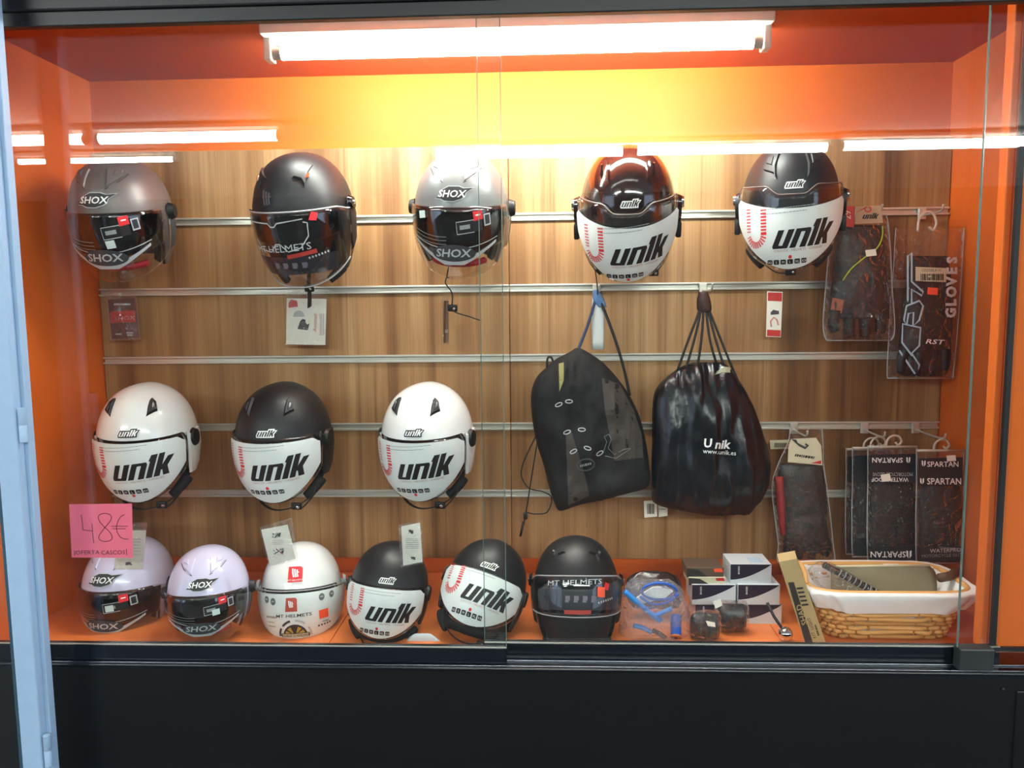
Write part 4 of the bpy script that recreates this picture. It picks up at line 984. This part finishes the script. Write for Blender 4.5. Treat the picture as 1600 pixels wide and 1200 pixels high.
# A: gloves with neon cord
o = empty('glove_packet', 'bagged black gloves with a red header and a yellow cord, top right', 'gloves', at(1345, 530, -.120), None, 'bagged gloves')
ga = pillow([(352, 1308, 1378, .015), (375, 1306, 1384, .03), (410, 1303, 1386, .04), (440, 1300, 1388, .045), (475, 1296, 1390, .045), (498, 1296, 1390, .04)], -.120, 15, 4, .005, 40, 1)
ga.build('glove', GREY_GL, o, True)
fingers(o, [[(1305, 485), (1302, 505), (1305, 518)], [(1328, 490), (1326, 512), (1328, 527)], [(1350, 490), (1352, 512), (1351, 527)], [(1374, 488), (1376, 508), (1374, 520)]], -.125, .017)
sl = pillow([(335, 1298, 1384, .006), (350, 1296, 1388, .03), (400, 1294, 1392, .055), (450, 1290, 1394, .06), (500, 1286, 1398, .06), (524, 1288, 1397, .045), (532, 1292, 1392, .006)], -.122, 21, 4, .006, 30, 5)
edge_glints([(335, 1298, 1384, .006), (350, 1296, 1388, .03), (400, 1294, 1392, .055), (450, 1290, 1394, .06), (500, 1286, 1398, .06), (524, 1288, 1397, .045), (532, 1292, 1392, .006)], -.122, o)
sl.build('clear_bag', BAGPLASTIC, o, True)
hb = quad3((1313, 322), (1336, 322), (1334, 355), (1312, 353), -.145, .001); hc = hb.build('red_header', 'red_card', o)
stick(hb, ptext('29', 1324, 336, 10, 90), 'header_lettering', mat('cream_print', 'e6d4bc', .6), hc, .0008)
hb = quad3((1336, 323), (1376, 321), (1380, 348), (1336, 350), -.147, .001); hc = hb.build('maker_tag', mat('tan_tag', 'b99a7a', .6), o)
stick(hb, merge2d([pmark(unik2d(6.4), 1359, 338), ]), 'tag_lettering', 'black_print', hc, .0008)
stick(hb, pring(1356, 327, 5, 4, 0, 2), 'tag_mark', 'red_card', hc, .0008)
ptube([(1379, 353), (1378, 372), (1369, 389), (1350, 403), (1330, 420), (1317, 438)], -.155, .0016, 6).build('cord', 'neon', o, True)
tb = quad3((1352, 391), (1368, 389), (1370, 399), (1354, 401), -.159, .001); tb.build('price_tag', 'white_card', o)
stick(ga, poly2d([(1297, 484), (1314, 490), (1318, 469), (1300, 465)]), 'orange_label', mat('rust_label', 'a5502c', .6), o, .004, None, -.140)
# B: tall printed sleeve
o = empty('glove_packet', 'tall clear sleeve of gloves with big outlined letters, farthest right', 'gloves', at(1440, 590, -.090), None, 'bagged gloves')
gb = pillow([(400, 1424, 1480, .01), (430, 1418, 1486, .03), (470, 1412, 1488, .04), (520, 1406, 1488, .045), (555, 1402, 1486, .045), (580, 1402, 1482, .03), (588, 1410, 1474, .008)], -.090, 15, 4, .006, 40, 2)
gb.build('glove', GREY_GL, o, True)
fingers(o, [[(1414, 545), (1408, 568), (1408, 582)], [(1436, 548), (1432, 572), (1432, 586)], [(1458, 548), (1456, 572), (1456, 586)], [(1476, 545), (1476, 566), (1474, 578)]], -.100, .016)
sl = pillow([(356, 1400, 1506, .004), (366, 1399, 1506, .012), (420, 1396, 1503, .05), (480, 1391, 1499, .058), (540, 1388, 1494, .058), (580, 1386, 1490, .04), (591, 1387, 1489, .004)], -.092, 21, 4, .005, 26, 7)
edge_glints([(356, 1400, 1506, .004), (366, 1399, 1506, .012), (420, 1396, 1503, .05), (480, 1391, 1499, .058), (540, 1388, 1494, .058), (580, 1386, 1490, .04), (591, 1387, 1489, .004)], -.092, o)
sl.build('clear_bag', BAGPLASTIC, o, True)
mk = mat('pale_blue_print', 'a9c0cf', .4)
def closed(pts): return pts + [pts[0], pts[1]]
for ltr in ([(1405, 548), (1432, 588), (1436, 570), (1424, 552), (1436, 540), (1438, 512), (1410, 506), (1409, 535), (1425, 556)],
            [(1412, 500), (1416, 478), (1436, 470), (1442, 478), (1436, 500), (1426, 510), (1427, 488), (1419, 490), (1416, 508), (1412, 500)],
            [(1418, 470), (1418, 400), (1424, 395), (1424, 440), (1442, 456), (1440, 462), (1424, 452), (1424, 476)]):
    stick(sl, stroke2d(ltr, 2.9), 'outline_letter', mk, o, .0015, 8, -.120)
for i, ch in enumerate('GLOVES'):
    stick(sl, ptext(ch, 1486 + i * .4 - 1, 489 - i * 16.5, 15, 90, 0, .95, .05), 'letter', mat('grey_white', 'c9cfd4', .5), o, .0015, None, -.120)
stick(sl, ptext('RST', 1461, 534, 7, -3, .35, 1.7, .01), 'name_lettering', 'white_print', o, .0015, 8, -.120)
bb = stick(sl, poly2d([(1430, 439), (1478, 441), (1478, 419), (1430, 417)]), 'barcode_label', 'cream', o, .0016, 8, -.120)
stick(sl, merge2d([prect(1438 + i * 2.4, 428, 1439.2 + i * 2.4 + (i % 3) * .4, 438) for i in range(15)] + [ptext('12555BLK10', 1455, 422, 4.2)]), 'barcode', 'black_print', bb, .0022, None, -.120)
stick(sl, poly2d([(1448, 460), (1464, 461), (1465, 450), (1449, 449)]), 'price_sticker', 'orange_print', o, .0026, 8, -.120)
stick(gb, poly2d([(1450, 582), (1459, 583), (1462, 564), (1453, 563)]), 'red_patch', 'red_glove', o, .003, 8, -.110)
ptube([(1434, 362), (1436, 343), (1446, 332), (1458, 334), (1463, 348), (1458, 360), (1452, 354)], -.095, .0035, 8).build('hanger', mat('milky_plastic', 'c8b8a8', .3), o, True)
# C: gloves with white header
o = empty('glove_packet', 'bagged black gloves with white header card above the leaning carton', 'gloves', at(1255, 875, -.090), None, 'bagged gloves')
gc = pillow([(726, 1218, 1284, .02), (745, 1216, 1288, .035), (780, 1220, 1292, .04), (805, 1226, 1292, .04), (820, 1226, 1292, .05), (845, 1224, 1298, .05), (862, 1226, 1300, .03)], -.090, 15, 4, .005, 40, 4)
gc.build('glove', GREY_GL, o, True)
fingers(o, [[(1232, 845), (1230, 862), (1234, 870)], [(1250, 850), (1248, 864), (1250, 872)], [(1268, 850), (1268, 864), (1268, 872)], [(1286, 846), (1290, 860), (1288, 868)]], -.100, .014)
pillow([(745, 1210, 1224, .01), (780, 1213, 1226, .02), (835, 1219, 1228, .01)], -.105, 7, 3, .004, 60).build('red_cuff', 'red_glove', o, True)
sl = pillow([(668, 1234, 1284, .004), (690, 1232, 1286, .010), (725, 1216, 1287, .03), (760, 1206, 1292, .055), (810, 1211, 1298, .06), (850, 1216, 1302, .06), (872, 1214, 1305, .03), (879, 1216, 1304, .004)], -.092, 21, 4, .006, 28, 11)
edge_glints([(668, 1234, 1284, .004), (690, 1232, 1286, .010), (725, 1216, 1287, .03), (760, 1206, 1292, .055), (810, 1211, 1298, .06), (850, 1216, 1302, .06), (872, 1214, 1305, .03), (879, 1216, 1304, .004)], -.092, o)
sl.build('clear_bag', BAGPLASTIC, o, True)
hb = MB(); hb.prism([at(x, y, -.122) for x, y in ((1236, 686), (1275, 684), (1283, 696), (1285, 727), (1231, 722), (1232, 700))], (0, .001, 0)); hc = hb.build('header_card', 'cream', o)
stick(hb, pbars(30, 4.5, 1257, 713, -8, 3, .4), 'header_lettering', 'black_print', hc, .0008)
stick(hb, poly2d([(1266, 724), (1283, 725), (1283, 719)]), 'red_corner', 'red_card', hc, .0008)
stick(hb, stroke2d([(1246, 686), (1250, 696), (1258, 700), (1262, 696), (1258, 694)], 4), 'hang_slot', 'dark_grey_print', hc, .0008)
hb = quad3((1203, 688), (1234, 687), (1234, 701), (1204, 702), -.050, .001); hc = hb.build('barcode_label', 'cream', o)
stick(hb, merge2d([prect(1210 + i * 1.5, 692, 1210.8 + i * 1.5, 699) for i in range(14)]), 'barcode', 'black_print', hc, .0008)
# D: row of three upside-down packets, E: upright packet
def spartan(label, x0, x1, y0, y1, Y, flip, detail, seed, dx=0):
    o = empty('glove_packet', label, 'gloves', at((x0 + x1) / 2, y1, Y), None, 'bagged gloves')
    H = y1 - y0; W = x1 - x0
    g = pillow([(y0 + H * .30, x0 + W * .12, x1 - W * .10, .012), (y0 + H * .42, x0 + W * .08, x1 - W * .06, .032), (y0 + H * .60, x0 + W * .07, x1 - W * .06, .036), (y0 + H * .80, x0 + W * .06, x1 - W * .05, .032), (y0 + H * .96, x0 + W * .10, x1 - W * .10, .008)], Y, 15, 4, .004, 40, seed)
    g.build('glove', mat('grey_glove_knit', '101516', .75, bump=.3, bscale=220), o, True)
    if detail:
        stick(g, pring((x0 + x1) / 2, y0 + H * .60, W * .36, H * .08, 0, 1.2), 'knuckle_seam', mat('seam_green', '24332e', .6), o, .002, 8, Y - .03)
    sl = pillow([(y0, x0, x1, .003), (y0 + H * .06, x0, x1, .006), (y0 + H * .3, x0, x1, .03), (y0 + H * .55, x0 - 1, x1, .040), (y0 + H * .85, x0 - 1, x1, .036), (y1, x0, x1, .003)], Y, 17, 4, .004, 28, seed + 3, .35)
    edge_glints([(y0, x0, x1, .003), (y0 + H * .06, x0, x1, .006), (y0 + H * .3, x0, x1, .03), (y0 + H * .55, x0 - 1, x1, .040), (y0 + H * .85, x0 - 1, x1, .036), (y1, x0, x1, .003)], Y, o)
    sl.build('clear_bag', BAGPLASTIC, o, True)
    hm = mat('charcoal_card', '23272b', .35)
    hb = quad3((x0 + 3, y0 + H * .08), (x1 - 2, y0 + H * .07), (x1 - 2, y0 + H * .32), (x0 + 3, y0 + H * .32), Y - .024, .001); hc = hb.build('header_card', hm, o)
    fb = quad3((x0 + 3, y0 + H * .86), (x1 - 2, y0 + H * .85), (x1 - 2, y0 + H * .99), (x0 + 3, y0 + H * .99), Y - .026, .001); fc = fb.build('footer_card', hm, o)
    if detail:
        r0 = 180 if flip else 0
        cx = (x0 + x1) / 2
        shield = lambda cx_, cy_, s: (merge2d([poly2d([(cx_ - s * .5, cy_ - s * .7), (cx_ - s * .15, cy_ - s * .5), (cx_ - s * .1, cy_ + s * .9), (cx_ - s * .5, cy_ + s * .4)]), poly2d([(cx_ + s * .5, cy_ - s * .7), (cx_ + s * .15, cy_ - s * .5), (cx_ + s * .1, cy_ + s * .9), (cx_ + s * .5, cy_ + s * .4)])]))
        wp = 'white_print'
        if flip:
            stick(hb, ptext('SPARTAN', cx - 8, y0 + H * .125, 7.5, r0, 0, 1.05, .01), 'name_lettering', wp, hc, .0008)
            stick(hb, shield(x1 - 14, y0 + H * .12, 6), 'shield_mark', wp, hc, .0008)
            stick(hb, ptext('WATERPROOF', cx - 4, y0 + H * .29, 6, r0, 0, 1.0, .01), 'header_lettering', wp, hc, .0008)
            stick(hb, ptext('MOTORCYCLE GLOVE', cx, y0 + H * .245, 5.4, r0, 0, .80), 'header_lettering', 'silver_print', hc, .0008)
            stick(fb, ptext('SPARTAN', cx - 7, y0 + H * .925, 9, r0, 0, 1.0, .01), 'name_lettering', wp, fc, .0008)
            stick(fb, shield(x1 - 13, y0 + H * .92, 8), 'shield_mark', wp, fc, .0008)
            pb_ = quad3((1376, 742), (1390, 740), (1393, 751), (1378, 753), Y - .028, .0008); pb_.build('price_sticker', 'white_card', o)
        else:
            stick(hb, ptext('SPARTAN', cx + 4, y0 + H * .13, 8, r0, 0, 1.0, .01), 'name_lettering', wp, hc, .0008)
            stick(hb, shield(x0 + 11, y0 + H * .12, 6), 'shield_mark', wp, hc, .0008)
            stick(hb, ptext('SPARTAN', cx + 6, y0 + H * .28, 9.5, r0, 0, .92, .015), 'name_lettering', wp, hc, .0008)
            stick(hb, shield(x0 + 8.5, y0 + H * .275, 6), 'shield_mark', wp, hc, .0008)
            stick(fb, ptext('WATERPROOF', cx + 14, y0 + H * .885, 6, 2, 0, 1.05, .01), 'footer_lettering', 'silver_print', fc, .0008)
            stick(fb, ptext('MOTORCYCLE GLOVE', cx + 6, y0 + H * .93, 4.6, 2, 0, 1.05), 'footer_lettering', 'grey_print', fc, .0008)
            pb_ = quad3((1479, 712), (1493, 711), (1494, 720), (1480, 721), Y - .027, .0008); pb_.build('price_sticker', 'white_card', o)
    hx = x0 + W * .55
    ptube([(hx - 14, y0 + 4), (hx - 12, y0 - 8), (hx - 4, y0 - 15), (hx + 6, y0 - 14), (hx + 10, y0 - 6), (hx + 5, y0 - 1), (hx + 1, y0 - 5)], Y, .003, 8).build('hanger', mat('milky_plastic', 'c8b8a8', .3), o, True)
    ht = MB().tube([at(x0 + 1, y0 + 2, Y), at(x1 - 1, y0 + 2, Y)], .0035, 8).build('hanger_bar', mat('milky_plastic', 'c8b8a8', .3), o, True)
    return o
spartan('backmost of three upside-down glove packets, peeping out at the left', 1322, 1396, 700, 866, -.032, True, False, 21)
spartan('middle of three upside-down glove packets on one hook', 1332, 1408, 698, 870, -.077, True, False, 31)
spartan('front upside-down glove packet with white lettering on charcoal cards', 1356, 1433, 696, 880, -.124, True, True, 41)
spartan('upright glove packet with white lettering beside the orange wall', 1432, 1506, 702, 880, -.15, False, True, 51)

# ================================================================== goods on the case floor
def carton(label, x0, x1, y0, y1, Y, depth, kind, group='small cartons'):
    """box whose front face fills the given photograph rectangle at depth Y"""
    a = at(x0, y1, Y); b = at(x1, y0, Y); w = b.x - a.x; hgt = b.z - a.z
    o = empty('carton', label, 'box', ((a.x + b.x) / 2, Y + depth / 2, a.z), None, group)
    MB().bevbox((0, 0, hgt / 2), (w, depth, hgt), .0012).build('box', {'pale': 'pale_box', 'brown': mat('brown_carton', '5d4a3a', .5), 'cream': 'cream'}[kind], o)
    y = -depth / 2 - .0006
    if kind == 'pale':
        pts = [(-w / 2, hgt)] + [(w / 2 * .98, hgt)] + [(w / 2 * (1 - 2 * t), hgt * (.98 - .72 * math.sin(t * math.pi / 2))) for t in [i / 8 for i in range(1, 9)]]
        MB().add([(x, y, z) for x, z in pts], [tuple(range(len(pts)))]).build('swoosh_print', 'navy', o, fix=False)
        pt = bars2d(hgt * .38, hgt * .09, 6); MB().add([(-w * .30 - v, y - .0005, hgt * .72 + u) for u, v in pt[0]], pt[1]).build('side_lettering', 'silver_print', o, fix=False)
        MB().box((w * .18, -depth * .1, hgt + .0006), (w * .32, depth * .4, .0008)).build('top_label', mat('label_blue', 'b9d2e4', .5), o)
    else:
        MB().add([(x, y, z) for x, z in ((-w / 2, 0), (w * .1, 0), (-w * .2, hgt * .8), (-w / 2, hgt * .9))], [(0, 1, 2, 3)]).build('dark_print', 'cardboard_dark', o, fix=False)
        MB().add([(x, y - .0004, z) for x, z in ((w * .25, hgt * .55), (w * .48, hgt * .55), (w * .44, hgt * .95), (w * .22, hgt * .9))], [(0, 1, 2, 3)]).build('red_print', 'orange_print' if kind == 'brown' else 'red_card', o, fix=False)
    return o
CB = -.335
carton('pale carton with navy swoosh, right one of the bottom layer', 1155, 1222, 945, 976, CB, .09, 'pale')
carton('pale carton with navy swoosh, left one of the bottom layer behind the pouches', 1086, 1151, 945, 976, CB + .005, .09, 'pale')
carton('pale carton with navy swoosh, right one of the middle layer', 1153, 1219, 914, 945, CB, .08, 'pale')
carton('pale carton with navy swoosh, left one of the middle layer', 1081, 1150, 914, 945, CB + .005, .08, 'pale')
carton('pale carton with navy swoosh, topmost of the stack', 1141, 1206, 882, 914, CB + .01, .085, 'pale')
carton('flat cream carton under the small brown carton', 1076, 1134, 902, 914, CB + .012, .075, 'cream')
carton('small brown carton with an orange mark on top of the left stack', 1073, 1131, 887, 902, CB + .015, .075, 'brown')
# leaning carton
o = empty('long_carton', 'long kraft carton with dark label strip leaning beside the basket', 'box', onfloor(1272, 1006, ZB))
fr = [at(1217, 878, -.43), at(1245, 873, -.43), at(1290, 1004, -.445), at(1258, 1006, -.445)]
lb = MB(); lb.prism(fr, (.006, .035, .008)); lb.build('box', 'kraft', o)
stick(lb, poly2d([(1258, 1004), (1270, 1004), (1240, 909), (1231, 910)]), 'label_strip', 'cardboard_dark', o, .0012)
stick(lb, ptext('SHAD', 1252, 960, 8.5, 108, 0, 1.05, .01), 'name_lettering', 'kraft', o, .0022)
stick(lb, merge2d([poly2d([(x, y + 5), (x + 10, y + 4), (x + 9, y + 1), (x - 1, y + 2)]) for x, y in [(1245 + i * 2.0 + j * 11, 916 + i * 6.4 - j * 1.2) for i in range(5) for j in range(2)]]), 'grid_print', 'cardboard_dark', o, .0012)
stick(lb, merge2d([ptext('LIGHT', 1266, 974, 5, 108), ptext('KIT', 1271, 992, 5, 108), pbars(18, 3, 1276, 984, 108, 5)]), 'small_lettering', 'cardboard_dark', o, .0012)
# chrome ball mirror
pbm = onfloor(1227, 1002, ZB); rb = .0175
o = empty('round_mirror', 'small chrome ball knob on a dark stem in front of the cartons', 'knob', pbm)
MB().lathe([(max(.0005, rb * math.sin(math.pi * i / 14)), rb - rb * math.cos(math.pi * i / 14)) for i in range(15)], 24).build('ball', CHROME, o, True)
MB().tube([(-.004, .012, rb + .008), (-.018, .035, rb + .03), (-.030, .05, .075)], .0035, 8).build('stem', 'rubber', o, True)
# bag of blue cables
o = empty('cable_packet', 'clear bag of blue cables and fittings beside the black helmet', 'packet', onfloor(1022, 1000, ZB))
YC = -.40
ptube([(976, 924), (992, 938), (1012, 955), (1032, 970)], YC - .03, .0068, 10).build('blue_sleeve', 'light_blue', o, True)
ptube([(990, 977), (1004, 981), (1018, 988)], YC - .03, .0058, 10).build('blue_sleeve', 'light_blue', o, True)
ptube([(1024, 962), (1038, 956), (1050, 951)], YC - .03, .0058, 10).build('blue_sleeve', 'light_blue', o, True)
rg = [(1030 + 27 * math.cos(t), 924 + 13 * math.sin(t)) for t in [2 * math.pi * i / 20 for i in range(21)]]
ptube(rg, YC - .02, .0032, 8, 2).build('cable_ring', 'blue_plastic', o, True)
ptube([(1000, 932), (1020, 944), (1045, 940), (1060, 928)], YC - .024, .003, 8).build('cable_ring', 'blue_plastic', o, True)
mb = MB(); mb.prism([at(x, y, YC - .01) for x, y in ((988, 940), (1004, 928), (1020, 918), (1040, 917), (1052, 924), (1040, 934), (1010, 942), (996, 945))], (0, .006, 0)); mb.build('paper_insert', 'white_card', o)
c0, c1 = at(1056, 962, YC), at(1056, 994, YC - .035)
MB().tube([c0, c1], .013, 16).build('canister', 'blue_plastic', o, 40)
dv = (c1 - c0).normalized(); MB().tube([c1, c1 + dv * .004], .0145, 18).build('copper_cap', 'copper', o, 40); MB().tube([c1 + dv * .004, c1 + dv * .005], .004, 10).build('cap_bore', 'rubber', o)
ptube([(1020, 985), (1030, 990), (1040, 997)], YC - .035, .006, 8).build('grip', 'rubber', o, True)
pillow([(904, 985, 1045, .01), (920, 974, 1066, .06), (945, 969, 1074, .085), (970, 967, 1080, .09), (990, 966, 1078, .08), (1001, 972, 1070, .03)], YC, 23, 4, .012, 22, 13).build('clear_bag', clear('crinkled_film', (0.90, 0.92, 0.95), 0.08, 0.08, 1.0, 34.0, 0.13, (.72, .78, .88)), o, True)
o = empty('dark_packet', 'dark smoky plastic packet lying behind the blue cables', 'packet', at(1022, 915, -.30))
pillow([(893, 1000, 1040, .01), (900, 984, 1056, .04), (912, 978, 1064, .06), (935, 980, 1066, .05), (950, 990, 1060, .01)], -.30, 15, 3, .010, 30, 15).build('packet', mat('smoky_plastic', '2c2320', .2, bump=.6, bscale=50), o, True)
def pouch(label, x0, x1, y0, y1, Y, seed, tagq):
    o = empty('pouch_packet', label, 'packet', at((x0 + x1) / 2, y1, Y), None, 'bagged pouches')
    W, H = x1 - x0, y1 - y0
    pillow([(y0 + H * .12, x0 + W * .14, x1 - W * .14, .012), (y0 + H * .3, x0 + W * .08, x1 - W * .08, .035), (y0 + H * .7, x0 + W * .06, x1 - W * .06, .045), (y0 + H * .94, x0 + W * .10, x1 - W * .10, .02)], Y, 13, 4, .002, 40, seed, .4).build('pouch', mat('black_leatherette', '14181a', .3, bump=.2, bscale=100), o, True)
    sb = pillow([(y0, x0 + W * .1, x1 - W * .1, .003), (y0 + H * .25, x0, x1, .05), (y0 + H * .75, x0, x1, .06), (y1, x0 + 2, x1 - 2, .006)], Y, 15, 4, .007, 40, seed, .4); sb.build('clear_bag', BAGPLASTIC, o, True)
    tq = quad3(*tagq, Y - .035, .0008); tq.build('price_sticker', 'white_card', o)
    return o
pouch('bagged black pouch lying nearest the glass rail', 1074, 1128, 953, 1001, -.43, 61, ((1103, 970), (1117, 973), (1118, 980), (1106, 978)))
pouch('bagged black pouch standing against the pale cartons', 1116, 1171, 938, 989, -.385, 71, ((1114, 940), (1126, 936), (1129, 946), (1118, 951)))
# --- basket
WK, WK2 = P('wicker'), P('wicker_dark')
fb_ = onfloor(1388, 1001, ZB); bx, by = fb_.x + .006, fb_.y + .086
o = empty('wicker_basket', 'rectangular wicker basket with a white cloth lining', 'basket', (bx, by, ZB))
def rr(t, hx, hy, n=5.0):
    c, s_ = math.cos(t), math.sin(t)
    return Vector((hx * math.copysign(abs(c) ** (2 / n), c), hy * math.copysign(abs(s_) ** (2 / n), s_), 0))
BH = .126
def wall(t, z, off=0.0):
    k = z / BH; return rr(t, .138 + .048 * k + off, .080 + .022 * k + off) + Vector((0, 0, z))
NS = 40
for r_ in range(9):
    z = .008 + r_ * .0115
    path = []
    for i in range(NS * 3):
        t = 2 * math.pi * i / (NS * 3); ph = math.sin(i / 3 * math.pi + r_ * math.pi)
        path.append(wall(t, z + .0012 * math.sin(i * .7 + r_), .0035 * ph))
    MB().tube(path, .0055, 6, closed=True).build('strand', WK if r_ % 3 else P('wicker_dark'), o, True)
st = MB().tube([(0, 0, 0), (0, 0, .114)], .003, 6).build('stake', WK2, o, True)
for i in range(NS):
    t = 2 * math.pi * (i + .5) / NS; a, b = wall(t, .002), wall(t, .115)
    s_ = st if i == 0 else st.copy()
    if i: COL.objects.link(s_)
    s_.parent = o; s_.location = a; s_.rotation_euler = (b - a).to_track_quat('Z', 'Y').to_euler()
MB().prism([rr(2 * math.pi * i / 32, .134, .077) + Vector((0, 0, .004)) for i in range(32)], (0, 0, .006)).build('base', WK2, o)
MB().tube([wall(2 * math.pi * i / 48, BH - .004, .002) for i in range(48)], .007, 8, closed=True).build('rim', WK, o, True)
def cloth(u, v):
    t = 2 * math.pi * u; f = mnoise.noise(Vector((math.cos(t) * 4, math.sin(t) * 4, v * 2)))
    ff = math.sin(t * 9 + 5 * f) * .0022 + f * .004
    if v < .45:      # inside, from floor to rim
        k = v / .45; return wall(t, .015 + (BH + .004 - .015) * k, -.012 + .010 * k * k + ff * .5)
    k = (v - .45) / .55
    drop = (.050 + .008 * f + .004 * math.sin(t * 3))
    bulge = .010 + .012 * math.sin(k * math.pi) + .004 * k
    return wall(t, BH + .006 * math.sin(k * math.pi * .9) - drop * k * k * .9 - drop * .1 * k, bulge + ff * (.5 + k))
MB().grid(cloth, 128, 22, True).build('cloth_lining', 'cloth', o, True, fix=False)
for s_ in (-1,):
    hp_ = [wall(math.pi if s_ < 0 else 0, BH, .004) + Vector((0, dy, dz)) for dy, dz in ((-.05, 0), (-.04, .02), (-.02, .03), (.02, .03), (.04, .02), (.05, 0))]
    MB().tube(spline(hp_, 4), .006, 8).build('handle', WK, o, True)
# contents
o2 = empty('flat_pouch', 'flat beige pouch standing in the wicker basket', 'pouch', (bx - .02, by, ZB + .02))
fp = pillow([(884, 1304, 1452, .004), (895, 1298, 1462, .012), (930, 1300, 1464, .02), (965, 1310, 1460, .02)], by + .02, 17, 3, .004, 20, 3); fp.build('pouch', 'tan_pack', o2, True)
MB().tube([at(1304, 885, by + .018), at(1452, 883, by + .018)], .003, 8).build('seam', 'cream', o2, True)
o3 = empty('black_bar', 'black ridged bar in clear film slanting into the basket', 'bar', at(1385, 928, by - .04))
ptube([(1287, 882, by - .02), (1320, 900, by - .03), (1352, 917, by - .045), (1384, 934, by - .06)], 0, .0085, 12, 4).build('bar', mat('bar_black', '121416', .25), o3, True)
for i in range(9):
    t = .25 + i * .08; c = at(1287 + 97 * t, 882 + 52 * t, by - .02 - .04 * t)
    MB().tube([c, c + Vector((.0016, -.0004, -.0009))], .0092, 12).build('ridge', 'grey_print', o3, 40)
pillow([(878, 1276, 1296, .01), (890, 1262, 1318, .03), (905, 1268, 1345, .035), (922, 1285, 1372, .03), (930, 1300, 1380, .01)], by - .05, 13, 3, .005, 40, 8).build('clear_film', BAGPLASTIC, o3, True)
o4 = empty('brown_roll', 'small brown roll lying at the right end of the basket', 'roll', at(1480, 905, by))
MB().tube([at(1468, 903, by - .02), at(1484, 900, by - .01), at(1496, 893, by + .01)], .011, 12).build('roll', mat('brown_roll', '5a3c28', .6), o4, True)

# ------------------------------------------------------------------ put each one-mesh thing's origin at its base
for ob in list(COL.objects):
    if ob.parent or 'category' not in ob.keys(): continue
    if ob.type == 'MESH' and ob.get('kind') != 'structure' and ob.location.length < 1e-6:
        vs = [v.co for v in ob.data.vertices]
        c = Vector(((min(v.x for v in vs) + max(v.x for v in vs)) / 2, (min(v.y for v in vs) + max(v.y for v in vs)) / 2, min(v.z for v in vs)))
        ob.data.transform(Matrix.Translation(-c)); ob.location = c
        for ch in ob.children: ch.location = ch.location - c
WORLD_BUILT = ('paper_packet', 'drawstring', 'glove_packet', 'long_carton', 'cable_packet', 'dark_packet', 'pouch_packet', 'flat_pouch', 'black_bar', 'brown_roll')
for ob in list(COL.objects):
    if ob.type == 'EMPTY' and ob.name.startswith(WORLD_BUILT):
        for ch in ob.children: ch.location = ch.location - ob.location
